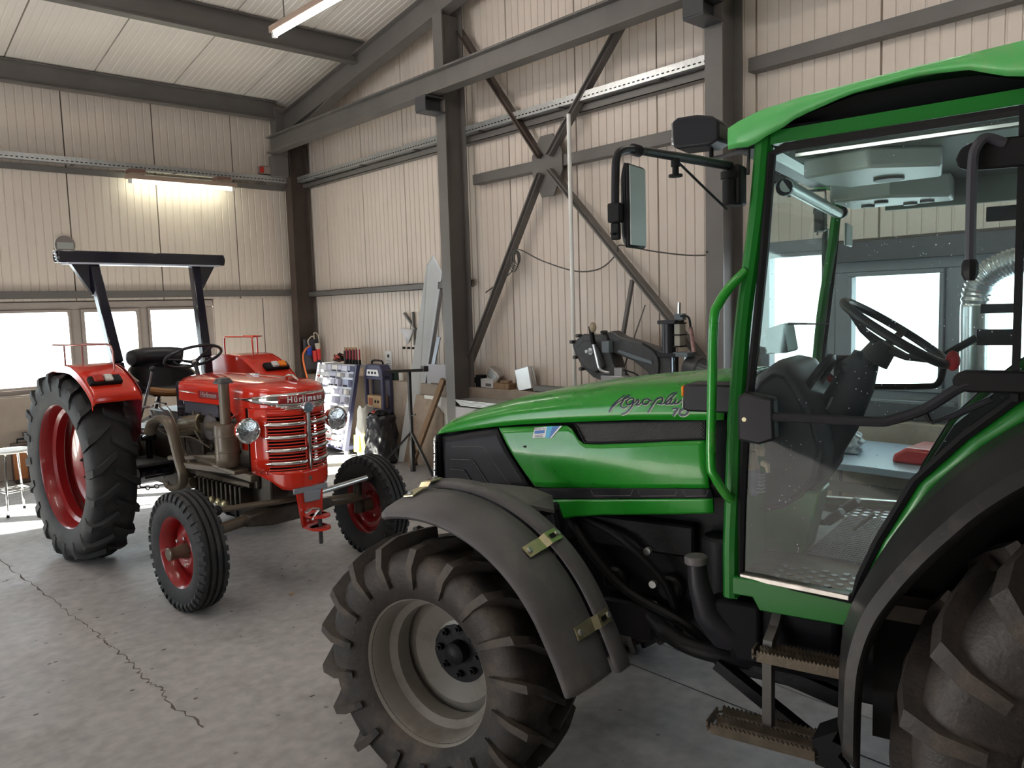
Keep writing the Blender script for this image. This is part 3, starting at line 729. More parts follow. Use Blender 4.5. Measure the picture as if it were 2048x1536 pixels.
for sd_ in (1, -1):
    # dark inner skin behind all side panels
    ruled([(2.50, 1.225), (2.1, 1.293), (1.7, 1.336), (1.21, 1.364)], [(2.50, .98), (2.1, 1.0), (1.7, 1.05), (1.21, 1.10)], BLACKP, 'side_frame', GT, -.02, side=sd_)
    # green side panel (pointed front edge, notch for the air grille)
    top = [(2.133, 1.284), (2.09, 1.288), (1.99, 1.297), (1.90, 1.305), (1.815, 1.310), (1.795, 1.300), (1.765, 1.262), (1.74, 1.248), (1.68, 1.250), (1.50, 1.268), (1.40, 1.28), (1.275, 1.292)]
    bot = [(1.965, 1.066), (1.93, 1.065), (1.87, 1.070), (1.80, 1.078), (1.73, 1.085), (1.70, 1.088), (1.67, 1.091), (1.64, 1.094), (1.58, 1.10), (1.45, 1.113), (1.37, 1.122), (1.265, 1.132)]
    ruled(top, bot, GREEN, 'side_panel', GT, .004, nu=44, nv=10, side=sd_)
    # air grille
    ruled([(1.785, 1.318), (1.5, 1.342), (1.285, 1.356)], [(1.74, 1.252), (1.5, 1.272), (1.285, 1.296)], SEAL, 'grille_back', GT, -.012, side=sd_)
    mb = MB()
    def gp(u, v): 
        a = lerp(lerp(1.74, 1.285, u), lerp(1.785, 1.285, u), v); z = lerp(lerp(1.252, 1.296, u), lerp(1.320, 1.357, u), v)
        return V((a, sd_ * (bside(z, a) + .0), z))
    nn = 64
    for k in range(-9, nn):
        for s2 in (1, -1):
            pts = []
            for j in range(5):
                v = j / 4; u = (k + (v if s2 > 0 else 1 - v) * 9) / nn
                if 0 <= u <= 1: pts.append(gp(u, v))
            if len(pts) > 1: mb.tube(pts, .0009, 3)
    mb.build('grille_mesh', GREYP, GT, smooth=0, kind='stuff')
    mb = MB(); rimp = [gp(u / 20, 0) for u in range(21)] + [gp(1, .5)] + [gp(u / 20, 1) for u in range(20, -1, -1)]
    mb.tube(rimp, .004, 6, closed=True).build('grille_frame', BLACKP, GT)
    # black strip with slots, lower green panel
    ruled([(1.97, 1.058), (1.7, 1.088), (1.262, 1.130)], [(1.94, 1.016), (1.7, 1.044), (1.255, 1.098)], BLACKP, 'vent_strip', GT, .0, side=sd_)
    for a0, a1 in ((1.72, 1.55), (1.53, 1.38), (1.36, 1.27)):
        zz = lambda a: interp([(1.2, 1.122), (1.97, 1.04)], a)
        q = [(a0, zz(a0) + .008), (a0 - .01, zz(a0) - .012), (a1 + .01, zz(a1) - .012), (a1, zz(a1) + .010)]
        MB().tube([(a, sd_ * (bside(z, a) + .005), z) for a, z in q], .0022, 5).build('vent_slot', GREYP, GT)
    ruled([(1.94, 1.014), (1.7, 1.042), (1.255, 1.096)], [(1.885, .935), (1.80, .962), (1.68, .985), (1.5, 1.01), (1.255, 1.045)], GREEN, 'lower_panel', GT, .004, side=sd_)
    # black nose side with pressed steps
    ruled([(2.475, 1.228), (2.40, 1.240), (2.30, 1.256), (2.144, 1.280)], [(2.50, 1.00), (2.42, 1.0), (2.25, 1.02), (1.985, 1.055)], BLACKP, 'nose_panel', GT, .004, side=sd_)
    for off_, pl in ((.018, [(2.43, 1.193), (2.235, 1.206), (2.215, 1.200), (2.205, 1.190), (2.07, 1.038)]), (.026, [(2.445, 1.140), (2.30, 1.147), (2.285, 1.142), (2.272, 1.132), (2.195, 1.04)]), (.034, [(2.45, 1.098), (2.355, 1.100), (2.34, 1.093), (2.30, 1.045)])):
        # raised plate inside each outline
        poly = [(noseback(a, .33), z) for a, z in pl] + [(noseback(2.49, .33) if True else 0, .99)] 
        vs = []; 
        loop = pl + [(pl[-1][0] + .04, .985), (2.455, .985)]
        front = [(noseback(a, .33), sd_ * (bside(z, a) + off_ * .55), z) for a, z in loop]
        back = [(p[0], p[1] - sd_ * .02, p[2]) for p in front]
        k = len(front); fs = [tuple(range(k))] + [(i, (i + 1) % k, k + (i + 1) % k, k + i) for i in range(k)]
        MB().add(front + back, fs).build('nose_step', BLACKP, GT, smooth=0, bevel=.003)
        MB().tube([(noseback(a, .33), sd_ * (bside(z, a) + off_ * .55), z) for a, z in pl], .0016, 5).build('step_edge', GREYP, GT)
# nose front: grille and headlights
def nosef(u, v):
    b = lerp(-.31, .31, u); z = lerp(.95, 1.232, v)
    a = 2.535 - .02 * (1 - v) * 0 + .012 * (1 - v); return (noseback(a, b) if True else a, b, z)
MB().grid(nosef, 24, 8).build('front_grille', BLACKP, GT, solid=.02, soff=0)
for sd_ in (1, -1):
    def hl(u, v): 
        b = sd_ * lerp(.20, .335, u); z = lerp(1.015, 1.222, v); a = 2.556 - .01 * v
        return (noseback(a, b) + .004, b, z)
    h_ = MB().grid(hl, 8, 10).build('headlight', LAMPG, GT, solid=.012, soff=0)
    for k in range(5):
        z = 1.05 + k * .036
        MB().tube([(noseback(2.55, sd_ * b) + .008, sd_ * b, z) for b in (.2, .25, .29, .32, .338)], .0032, 5).build('headlight_bar', SEAL, h_)
# scripted bonnet lettering, drawn as strokes on the side
DECAL = mat('decal_dark_blue', (.012, .016, .05), .35); DECALW = mat('decal_cream_edge', (.55, .60, .42), .4)
ST = {
'A1': ([(1.634, 1.372), (1.621, 1.395), (1.597, 1.419), (1.57, 1.443), (1.54, 1.456)], (.0045, .0042, .003, .0026, .003)),
'A2': ([(1.54, 1.456), (1.559, 1.437), (1.577, 1.424), (1.582, 1.413), (1.589, 1.398), (1.577, 1.389), (1.562, 1.395)], (.003, .0045, .0045, .004, .004, .003, .002)),
'A3': ([(1.622, 1.388), (1.606, 1.403), (1.591, 1.413), (1.575, 1.421), (1.556, 1.427)], (.0022, .0022, .0022, .0022, .0015)),
'g': ([(1.539, 1.422), (1.552, 1.424), (1.566, 1.414), (1.563, 1.402), (1.550, 1.404), (1.540, 1.420), (1.542, 1.403), (1.555, 1.384), (1.571, 1.371), (1.586, 1.366)], (.0025, .003, .0035, .0035, .003, .0035, .004, .004, .004, .004)),
'r': ([(1.542, 1.404), (1.532, 1.412), (1.524, 1.420), (1.520, 1.414), (1.528, 1.404), (1.521, 1.402), (1.508, 1.411)], (.002, .0025, .0035, .0035, .0035, .003, .002)),
'o': ([(1.491, 1.424), (1.503, 1.419), (1.503, 1.407), (1.488, 1.407), (1.480, 1.419), (1.490, 1.425), (1.468, 1.416)], (.003, .0035, .0035, .0035, .0035, .003, .002)),
'p1': ([(1.450, 1.430), (1.463, 1.411), (1.474, 1.393), (1.484, 1.377)], (.0035, .004, .004, .0035)),
'p2': ([(1.458, 1.420), (1.440, 1.430), (1.431, 1.424), (1.438, 1.411), (1.452, 1.411), (1.432, 1.409), (1.421, 1.413)], (.0025, .0035, .004, .0035, .0025, .0025, .0025)),
'l': ([(1.421, 1.413), (1.414, 1.430), (1.400, 1.445), (1.386, 1.452), (1.393, 1.438), (1.408, 1.423), (1.419, 1.411), (1.408, 1.410), (1.402, 1.414)], (.002, .0025, .003, .0035, .0035, .0035, .0035, .003, .0025)),
'u': ([(1.396, 1.428), (1.403, 1.413), (1.391, 1.412), (1.380, 1.428), (1.386, 1.413), (1.374, 1.414), (1.362, 1.425)], (.003, .0035, .003, .003, .0035, .003, .0025)),
's': ([(1.362, 1.425), (1.350, 1.428), (1.354, 1.418), (1.346, 1.410), (1.362, 1.408)], (.0025, .003, .003, .003, .0025)),
'7': ([(1.395, 1.394), (1.373, 1.396), (1.383, 1.384), (1.391, 1.370)], (.003, .0035, .005, .005)),
'0': ([(1.350, 1.395), (1.364, 1.390), (1.367, 1.377), (1.354, 1.373), (1.340, 1.382), (1.338, 1.393), (1.350, 1.395)], (.0035, .005, .005, .0035, .005, .005, .0035)),
}
def on_bonnet(a, z):
    # height on the side of the bonnet: invert the superellipse
    a = a
    zs = interp(SEAM, a); zt = interp(TOPZ, a); c_ = min(.98, max(0, (z - zs) / (zt - zs)))
    cc = c_ ** (1 / .50); s_ = sqrt(max(0, 1 - cc * cc)); return wid(a) * s_ ** .46
BONN_DZ = 0.0
def ribbon(mb, pts, ws, off, grow=0.0, dz=0.0, da=0.0):
    P = smoothpath([(p[0], p[1], 0) for p in pts], 6); k = len(P); W_ = []
    for i in range(k):
        f = i / (k - 1) * (len(ws) - 1); j = min(int(f), len(ws) - 2); W_.append(lerp(ws[j], ws[j + 1], f - j) * .82 + grow)
    vs = []
    for i in range(k):
        d = (P[min(k - 1, i + 1)] - P[max(0, i - 1)]).normalized(); n_ = V((-d.y, d.x, 0))
        # pen widths stand across: broad nib held at an angle
        for s_ in (1, -1):
            q = P[i] + n_ * s_ * W_[i]; a = q.x + da; z = q.y + dz
            vs.append((a, on_bonnet(a, z) + off, z))
    mb.add(vs, [(2 * i, 2 * i + 1, 2 * i + 3, 2 * i + 2) for i in range(k - 1)])
mw = MB(); md = MB()
for k_, (pts, ws) in ST.items():
    ribbon(mw, pts, ws, .0075, .0012, -.0016, -.0014); ribbon(md, pts, ws, .0090, .0)
mw.build('lettering_edge', DECALW, GT, smooth=0, fix=False); md.build('lettering', DECAL, GT, smooth=0, fix=False)
# dealer sticker
def sidept(a, z, off): return V((a, bside(z, a) + off, z))
STB = mat('sticker_blue', (.01, .12, .42), .3); STL = mat('sticker_light_blue', (.03, .36, .60), .3)
s1 = [(1.955, 1.296), (1.900, 1.303), (1.905, 1.262), (1.962, 1.256)]
sk = MB().add([sidept(a, z, .0125) for a, z in s1], [(0, 1, 2, 3)]).build('sticker', PAPER, GT, smooth=0, fix=False)
MB().add([sidept(a, z, .0125) for a, z in [(1.900, 1.303), (1.875, 1.306), (1.888, 1.261), (1.905, 1.262)]], [(0, 1, 2, 3)]).build('sticker_fade', STL, sk, smooth=0, fix=False)
MB().add([sidept(a, z, .0126) for a, z in [(1.875, 1.306), (1.842, 1.309), (1.884, 1.261), (1.888, 1.261)]], [(0, 1, 2, 3)]).build('sticker_field', STB, sk, smooth=0, fix=False)
MB().add([sidept(a, z, .0128) for a, z in [(1.842, 1.309), (1.833, 1.310), (1.876, 1.262), (1.884, 1.261)]], [(0, 1, 2, 3)]).build('sticker_edge', PAPER, sk, smooth=0, fix=False)
MB().add([sidept(a, z, .0128) for a, z in [(1.953, 1.284), (1.908, 1.290), (1.909, 1.278), (1.954, 1.272)]], [(0, 1, 2, 3)]).build('sticker_bar', STB, sk, smooth=0, fix=False)
MT = Matrix(((-1, 0, 0, 1.931), (0, 0, 1, bside(1.293, 1.93) + .013), (0, 1, 0, 1.2925), (0, 0, 0, 1)))
text('sticker_text', 'BÖSCH', .016, DECAL, sk, MT, .0003, 1.0)
for k in range(2):
    MB().add([sidept(a, z - .006 * k, .0128) for a, z in [(1.952, 1.268), (1.915, 1.272), (1.915, 1.270), (1.952, 1.266)]], [(0, 1, 2, 3)]).build('sticker_line', DECAL, sk, smooth=0, fix=False)
# chips in the paint
for (a, z, r) in ((1.995, 1.222, .008), (2.395, 1.252, .005), (1.865, 1.135, .004)):
    MB().add([(a + r * x_, bside(z, a) + .0115, z + r * .7 * y_) for x_, y_ in ((-1, -.2), (-.2, -1), (.8, -.6), (1, .5), (.1, .2), (-.3, 1))], [(0, 1, 2, 3, 4, 5)]).build('paint_chip', SEAL, GT, smooth=0, fix=False)

# ---- front fenders
def fender(sd_):
    f = part('front_fender', GT)
    def sec(pr, a0, a1, n, name, m, th=.006):
        def fn(u, v):
            i = v * (len(pr) - 1); j = min(int(i), len(pr) - 2); b, r = lerp(pr[j][0], pr[j + 1][0], i - j), lerp(pr[j][1], pr[j + 1][1], i - j)
            ang = radians(lerp(a0, a1, u)); r += .045 * max(0, 1 - lerp(a0, a1, u) / 26) ** 1.6 
            return (FWX - r * cos(ang), sd_ * b, .48 + r * sin(ang))
        return MB().grid(fn, n, len(pr) - 1).build(name, m, f, smooth=60, solid=th, soff=0)
    sec([(.862, .562), (.872, .572), (.868, .584), (.84, .596), (.78, .608), (.72, .616), (.655, .620)], 7, 103, 48, 'outer_guard', GREYP)
    sec([(.652, .600), (.640, .598), (.632, .600)], 8, 101, 40, 'gap_rail', SEAL)
    sec([(.635, .622), (.625, .636), (.565, .642), (.55, .628)], 6, 103, 48, 'inner_guard', GREYP)
    # triangular bracket towards the bonnet
    def pt(ang, r, b): return V((FWX - r * cos(radians(ang)), sd_ * b, .48 + r * sin(radians(ang))))
    q = [pt(86, .640, .565), pt(64, .642, .565), pt(58, .638, .47), pt(63, .650, .41), pt(70, .648, .44)]
    MB().add(q + [p - V((0, 0, .012)) for p in q], [(0, 1, 2, 3, 4), (9, 8, 7, 6, 5)] + [(i, (i + 1) % 5, 5 + (i + 1) % 5, 5 + i) for i in range(5)]).build('support_plate', GREYP, f, smooth=0)
    MB().tube([pt(62, .60, .50), pt(60, .62, .42), pt(58, .55, .36), pt(50, .40, .30)], .022, 8).build('support_arm', BLACKP, f)
    for ang in (99, 50, 22):
        def q3(da, b, r): 
            rr = r + .045 * max(0, 1 - ang / 26) ** 1.6
            return pt(ang + da, rr, b)
        wdg = 2.0
        ks = MB(); prs = [(.585, .652), (.655, .650), (.675, .635), (.705, .634), (.765, .622)]
        vs = []
        for b, r in prs: vs += [q3(-wdg, b, r), q3(wdg, b, r), q3(wdg, b, r - .004), q3(-wdg, b, r - .004)]
        fs = []
        for i in range(len(prs) - 1):
            for j in range(4): fs.append((4 * i + j, 4 * i + (j + 1) % 4, 4 * i + 4 + (j + 1) % 4, 4 * i + 4 + j))
        fs += [(3, 2, 1, 0), (16, 17, 18, 19)]
        br = ks.add(vs, fs).build('strap', YZINC, f, smooth=30)
        for b in (.598, .75):
            p = q3(0, b, .652 if b < .7 else .626); n_ = (p - V((FWX, p.y, .48))).normalized()
            MB().cyl(p - n_ * .002, p + n_ * .007, .010, n=8).build('bolt', ZINC, br, smooth=0)
        sl_ = [q3(-.7, .612, .6545), q3(.7, .612, .6545), q3(.7, .645, .6535), q3(-.7, .645, .6535)]
        MB().add(sl_, [(0, 1, 2, 3)]).build('slot', SEAL, br, smooth=0)
fender(1); fender(-1)

# ---- cab
def bp(a): return .55 + .1255 * (1.05 - a)       # near side wall of the cab tapers forwards
def cp_(a, z, o=0.0, sd_=1): return V((a, sd_ * (bp(a) + o), z))
PILL = [(1.135, .84), (1.135, 1.0), (1.128, 1.15), (1.118, 1.38), (1.095, 1.68), (1.064, 1.90), (1.045, 2.05), (1.030, 2.22)]
for sd_ in (1, -1):
    MB().tube([cp_(a, z, -.004, sd_) for a, z in smoothpath([(p[0], p[1], 0) for p in PILL], 3) and [(p.x, p.y) for p in smoothpath([(p[0], p[1], 0) for p in PILL], 3)]], .026 if sd_ > 0 else .019, 10).build('front_pillar', GREEND, GT)
    # door seal = dark frame around the glass
    dd_ = 0 if sd_ > 0 else .018
    D = [(1.100, .915), (1.098, 1.15), (1.086, 1.38), (1.058, 1.61), (1.028, 1.90), (1.008, 2.165), (.97, 2.18), (.40, 2.18), (.10, 2.18), (.02, 2.1), (.02, 1.64), (.25, 1.60), (.402, 1.495), (.511, 1.393), (.622, 1.266), (.710, 1.09), (.755, .976), (.775, .91)]
    D = [(a + (dd_ if a > .96 else 0), z) for a, z in D]
    MB().tube([cp_(a, z, .004, sd_) for a, z in D], .0135 if sd_ > 0 else .008, 6, closed=True).build('door_frame', SEAL, GT)
    g = [cp_(a, z, .003, sd_) for a, z in D]
    MB().add(g, [tuple(range(len(g)))]).build('door_glass', CABG, GT, smooth=0)
    MB().tube([cp_(a, z, -.012, sd_) for a, z in [(1.015, 2.212), (.5, 2.212), (-.02, 2.212)]], .026, 4).build('roof_rail', GREEND, GT, smooth=0)
    MB().prism([(1.123, .915), (.775, .915), (.76, .90), (.782, .822), (1.04, .822), (1.06, .86), (1.123, .86)], bp(.95) - .03 if sd_ > 0 else -bp(.95) - .012, bp(.95) + .012 if sd_ > 0 else -bp(.95) + .03, 'y').build('door_sill', GREEND, GT, bevel=.004)
    MB().bar(cp_(1.10, .917, .006, sd_), cp_(.78, .917, .006, sd_), .03, .018).build('sill_trim', mat('worn_aluminium_trim', (.30, .28, .26), .35, metal=.7, var=.2, vscale=30), GT, bevel=.003)
    # rear body side with arch
    arch = [(.784, .822), (.775, .905), (.755, .976), (.71, 1.09), (.622, 1.266), (.511, 1.393), (.402, 1.495), (.25, 1.60), (.02, 1.66), (-.35, 1.66)]
    inn = [(.755, .822), (.745, .905), (.725, .965), (.672, 1.085), (.575, 1.255), (.46, 1.37), (.35, 1.46), (.2, 1.55), (0, 1.60), (-.35, 1.60)]
    vs = [cp_(a, z, -.004, sd_) for a, z in arch] + [cp_(a, z, .012, sd_) for a, z in inn]; k = len(arch)
    MB().add(vs, [(i, i + 1, k + i + 1, k + i) for i in range(k - 1)]).build('arch_panel', GREEND, GT, solid=.01, soff=0)
    MB().tube([cp_(a, z, .016, sd_) for a, z in inn[0:]], .0045, 6).build('arch_piping', mat('piping_light_green', (.07, .42, .05), .4), GT)
    # black flare over the rear wheel
    lip = [(.745, .60), (.742, .80), (.728, .90), (.700, .985), (.655, 1.065), (.600, 1.145), (.535, 1.225), (.47, 1.295), (.37, 1.375), (.22, 1.46), (.0, 1.53), (-.35, 1.55)]
    base = [(.795, .60), (.788, .80), (.770, .90), (.742, .968), (.695, 1.065), (.64, 1.16), (.565, 1.27), (.47, 1.37), (.36, 1.455), (.2, 1.55), (.0, 1.60), (-.35, 1.60)]
    vs = []; k = len(lip)
    lip = [(p.x, p.y) for p in smoothpath([(a, z, 0) for a, z in lip], 4)]; base = [(p.x, p.y) for p in smoothpath([(a, z, 0) for a, z in base], 4)]; k = len(lip)
    for i in range(k):
        B = cp_(*base[i], .016, sd_); Lp = V((lip[i][0], sd_ * .87, lip[i][1]))
        mid = (B + Lp) / 2 + V((.012, 0, .012)); ed = Lp + V((-.02, sd_ * .004, -.02)); ed2 = ed + V((-.012, -sd_ * .02, -.012))
        vs += [B, mid, Lp, ed, ed2]
    fs = [(5 * i + j, 5 * i + j + 1, 5 * i + j + 6, 5 * i + j + 5) for i in range(k - 1) for j in range(4)]
    MB().add(vs, fs).build('wheel_arch_flare', mat('dusty_black_flare', (.020, .019, .020), .42, spec=.25, var=.2, vscale=6, dirt=(.06, .055, .05), dirt_amt=.3, dscale=5), GT, smooth=50, solid=.008, soff=0)
    # inner wheel well wall
    MB().prism([(-.40, .45), (.74, .45), (.74, .83), (.70, .95), (.62, 1.12), (.52, 1.27), (.40, 1.39), (.22, 1.50), (0, 1.57), (-.40, 1.57)], sd_ * .44 - .008, sd_ * .44 + .008, 'y').build('wheel_well', SEAL, GT, smooth=0)
    MB().prism([(.80, .58), (.80, .83), (.76, .92), (.70, 1.08), (.60, 1.27), (.45, 1.42), (.3, 1.52), (0, 1.6), (-.35, 1.6), (-.35, 1.57), (0, 1.57), (.28, 1.49), (.43, 1.39), (.57, 1.25), (.67, 1.06), (.73, .9), (.77, .8), (.77, .58)], sd_ * .44, sd_ * .60, 'y').build('inner_arch', SEAL, GT, smooth=0)
    MB().bar(cp_(.02, 1.63, -.01, sd_), cp_(.02, 2.2, -.01, sd_), .05, .05).build('rear_pillar', GREEND, GT)
    MB().tube([cp_(.405, 1.49, .014, sd_), cp_(.405, 2.19, .014, sd_)], .011, 4).build('centre_pillar', SEAL, GT)
# windscreen, front sill
PA = [(1.15, .95), (1.128, 1.15), (1.10, 1.68), (1.064, 1.9), (1.03, 2.2)]
vs = [cp_(a + .01, z, -.02) for a, z in PA] + [cp_(a + .01, z, -.02, -1) for a, z in PA]
MB().add(vs, [(i, i + 1, 5 + i + 1, 5 + i) for i in range(4)]).build('windscreen', glassmat('windscreen_glass', (.86, .95, .92), .03), GT, smooth=30)
MB().bar((1.035, -.53, 2.215), (1.035, .53, 2.215), .05, .05).build('front_rail', GREEND, GT)
MB().bar((1.14, -.53, .88), (1.14, .53, .88), .04, .10).build('front_cross_panel', GREEND, GT)
MB().b2((-.33, -.62, 2.19), (-.28, .62, 2.23)).build('rear_rail', GREEND, GT)
for sd_ in (1, -1): MB().b2((-.33, sd_ * .64 - .02, 1.6), (-.29, sd_ * .64 + .02, 2.2)).build('rear_corner_pillar', GREEND, GT)
vs = [(-.31, -.62, 1.3), (-.31, .62, 1.3), (-.31, .62, 2.19), (-.31, -.62, 2.19)]
MB().add(vs, [(0, 1, 2, 3)]).build('rear_glass', CABG, GT, smooth=0)
MB().b2((-.34, -.62, .85), (-.30, .62, 1.3)).build('rear_wall', SEAL, GT, smooth=0)
# cab roof: arched moulded cap
RT = [(1.16, 2.262), (1.13, 2.275), (1.05, 2.291), (.91, 2.309), (.67, 2.326), (.41, 2.338), (.1, 2.345), (-.2, 2.335), (-.36, 2.30)]
RB = [(1.12, 2.195), (1.10, 2.190), (1.035, 2.203), (.925, 2.250), (.79, 2.284), (.62, 2.298), (.51, 2.288), (.455, 2.262), (.405, 2.250), (.1, 2.250), (-.2, 2.25), (-.36, 2.25)]
def roofcap(u, v):
    a = lerp(1.165, -.36, u); t = (v - .5) * 2
    W_ = bp(a) + .035 - .05 * max(0, (a - 1.0)) ; 
    if abs(t) > .8:
        s_ = (abs(t) - .8) / .2; zt = interp(RT[::-1], a); zb = interp(RB[::-1], a)
        b = W_ + .010 * sin(pi * s_); z = lerp(zt - .006, zb, s_)
        a2 = a - .0
    else:
        q = abs(t) / .8; b = W_ * q; z = interp(RT[::-1], a) - .006 * q ** 6 + .035 * (1 - q * q) * max(0, min(1, (1.15 - a) / .3)); a2 = a
    a2 = a - .06 * max(0, min(1, (a - .95) / .2)) * (abs(b) / .6) ** 2
    return (a2 + .02 * (a > 1.0), b if t > 0 else -b, z)
MB().grid(roofcap, 40, 40).build('cab_roof', GREENR, GT, smooth=50, solid=.012, soff=-1)
MB().b2((-.33, -.56, 2.228), (1.02, .56, 2.24)).build('roof_underside', SEAL, GT, smooth=0)
MB().prism([(1.13, 2.20), (1.13, 2.262), (1.0, 2.262), (1.0, 2.20)], -.5, .5, 'y').build('visor_front', BLACKP, GT)
for sd_ in (1, -1):
    MB().prism([(1.02, 2.238), (.92, 2.268), (.79, 2.3), (.62, 2.305), (.5, 2.3), (.40, 2.27), (-.33, 2.27), (-.33, 2.225), (1.02, 2.225)], sd_ * .50, sd_ * .53, 'y').build('roof_gap_panel', SEAL, GT, smooth=0)
# headliner band and curtain rail inside
MB().b2((.02, -.56, 2.185), (1.0, .50, 2.20)).build('headliner', mat('headliner_green_grey', (.11, .14, .12), .6), GT)
MB().b2((-.02, -.575, 2.09), (.86, -.545, 2.20)).build('side_headliner', mat('headliner_green_grey', (.11, .14, .12), .6), GT)
MB().tube([(.97, .43, 2.180), (.02, .47, 2.190)], .012, 8).build('curtain_rail', ALU, GT)
# roller blind and console hanging from the roof
LG = mat('console_light_grey', (.42, .47, .45), .42, var=.05)
MB().cyl((1.02, .34, 2.105), (1.035, -.56, 2.095), .021, n=14).build('roller_blind', mat('roller_blind_grey', (.35, .40, .38), .35, metal=.4), GT)
for b in (.34, -.56): MB().cyl((1.027, b, 2.10), (1.027, b - .02, 2.10), .026, n=12).build('blind_end', BLACKP, GT)
MB().prism([(.98, .30), (.96, .10), (.90, -.02), (.62, .02), (.60, .26), (.78, .38)], 2.125, 2.185, 'z').build('overhead_console', LG, GT, bevel=.010, seg=2)
MB().prism([(1.0, -.20), (.98, -.50), (.62, -.50), (.62, -.34), (.80, -.20)], 2.10, 2.185, 'z').build('console_wing', LG, GT, bevel=.010, seg=2)
for k, (a, b) in enumerate(((.84, -.30), (.76, -.44), (.90, -.40), (.70, -.40), (.76, .12))):
    MB().cyl((a, b, 2.13), (a, b, 2.092 if b < -.1 else 2.117), .024 if k < 4 else .045, n=20).build('air_nozzle', GREYP, GT)
# interior mirror and folded sheet
MB().b2((.99, -.62, 1.96), (1.0, -.48, 2.05)).build('interior_mirror', LG, GT, bevel=.006)
# seat
st = part('driver_seat', GT)
MB().b2((-.28, -.22, 1.10), (.10, .22, 1.22)).build('seat_cushion', VINYL, st, bevel=.04, seg=3)
MB().box((-.24, 0, 1.42), (.08, .40, .40), R=Ry(-.15).to_3x3()).build('backrest', VINYL, st, bevel=.04, seg=3)
MB().b2((-.25, -.15, .9), (.05, .15, 1.1)).build('seat_base', BLACKP, st)
# cab floor and mats
MB().b2((-.3, -.56, .85), (1.12, .54, .895)).build('cab_floor', mat('dusty_cab_floor', (.17, .14, .12), .6, var=.25, vscale=10, dirt=(.24, .21, .18), dirt_amt=.4), GT, smooth=0)
MB().prism([(.99, .20), (.95, -.36), (.72, -.34), (.72, .24)], .896, .902, 'z').build('floor_mat', mat('mat_blue_grey', (.10, .12, .16), .45, var=.15, vscale=20), GT, smooth=0)
mm = MB()
for k in range(26):
    t = k / 25
    mm.bar((lerp(.99, .95, t) , lerp(.20, -.36, t), .904), (.72, lerp(.24, -.34, t), .904), .0022, .003)
    mm.bar((lerp(.985, .72, t), lerp(.20, .24, t), .9042), (lerp(.948, .72, t), lerp(-.36, -.34, t), .9042), .0022, .003)
mm.build('mat_mesh', GREYP, GT, smooth=0, kind='stuff')
mm = MB(); random.seed(5)
for i in range(11):
    for j in range(4):
        a = 1.02 - i * .031; b = .50 - j * .052 + (i % 2) * .026
        mm.cyl((a, b, .896), (a, b, .8995), .011, n=8)
for i in range(11):
    for j in range(4):
        a = 1.0 - i * .034; b = -.38 - j * .045 + (i % 2) * .022
        mm.cyl((a, b, .896), (a, b, .902), .012, n=8)
mm.build('floor_studs', mat('stud_worn_metal', (.40, .42, .44), .35, metal=.5), GT, smooth=0, kind='stuff')
# dashboard tower
DS = mat('dash_charcoal', (.030, .033, .044), .45, var=.12, vscale=10, bump=.05, bscale=200)
def dash(u, v):
    # u around from front to back over the top, v across
    pr = [(1.20, 1.02), (1.225, 1.20), (1.205, 1.40), (1.15, 1.50), (1.09, 1.545), (1.045, 1.535), (1.01, 1.48), (.98, 1.42), (.945, 1.36), (.925, 1.25), (.94, 1.16), (.99, 1.08), (1.06, 1.03), (1.15, 1.0)]
    i = u * (len(pr) - 1); j = min(int(i), len(pr) - 2); a = lerp(pr[j][0], pr[j + 1][0], i - j); z = lerp(pr[j][1], pr[j + 1][1], i - j)
    t = (v - .5) * 2; hw = .25 if z > 1.3 else .22; rr = 1 - abs(t) ** 6 * .13
    return (1.05 + (a - 1.05) * rr, t * hw, 1.28 + (z - 1.28) * rr)
mb = MB().grid(dash, 52, 16)
mb.build('dashboard', DS, GT, smooth=60, solid=.01, soff=0)
for sd_ in (1, -1):
    pr = [(1.20, 1.02), (1.225, 1.20), (1.205, 1.40), (1.15, 1.50), (1.09, 1.545), (1.045, 1.535), (1.01, 1.48), (.98, 1.42), (.945, 1.36), (.925, 1.25), (.94, 1.16), (.99, 1.08), (1.06, 1.03), (1.15, 1.0)]
    MB().prism([(1.05 + (a - 1.05) * .88, 1.28 + (z - 1.28) * .88) for a, z in pr], sd_ * .19, sd_ * .225, 'y').build('dash_side', DS, GT, bevel=.015, seg=2)
# instrument dial facing the driver
Mi = T(1.005, .04, 1.480) @ Ry(radians(-122))
MB(Mi).lathe([(.085, 0), (.105, .004), (.108, .02), (.095, .03), (.09, .012)], 32).build('dial_bezel', BLACKP, GT)
MB(Mi).cyl((0, 0, .006), (0, 0, .010), .09, n=32).build('dial_face', mat('dial_face', (.16, .18, .17), .3), GT)
Mi2 = T(.950, -.02, 1.385) @ Ry(radians(-112))
MB(Mi2).b2((-.04, -.10, 0), (.04, .10, .008)).build('switch_panel', mat('panel_silver', (.35, .37, .38), .35, metal=.4), GT, bevel=.01)
MB(Mi2).lathe([(.03, .008), (.036, .014), (.03, .018), (.0001, .012)], 20, M=T(.0, .05, 0)).build('small_dial', BLACKP, GT)
MB(Mi2).b2((-.02, -.07, .008), (.02, -.03, .016)).build('switch_block', SEAL, GT)
MB().cyl((.985, -.12, 1.46), (.97, -.12, 1.475), .016, n=12).build('warning_switch', REDL, GT)
# green bulkhead and column foot
MB().b2((1.12, -.50, .9), (1.16, .50, 1.42)).build('bulkhead', GREEND, GT, bevel=.005)
MB().prism([(1.16, .90), (1.16, 1.12), (.94, 1.12), (.99, .90)], .05, .22, 'y').build('pedal_housing', GREEND, GT, bevel=.006)
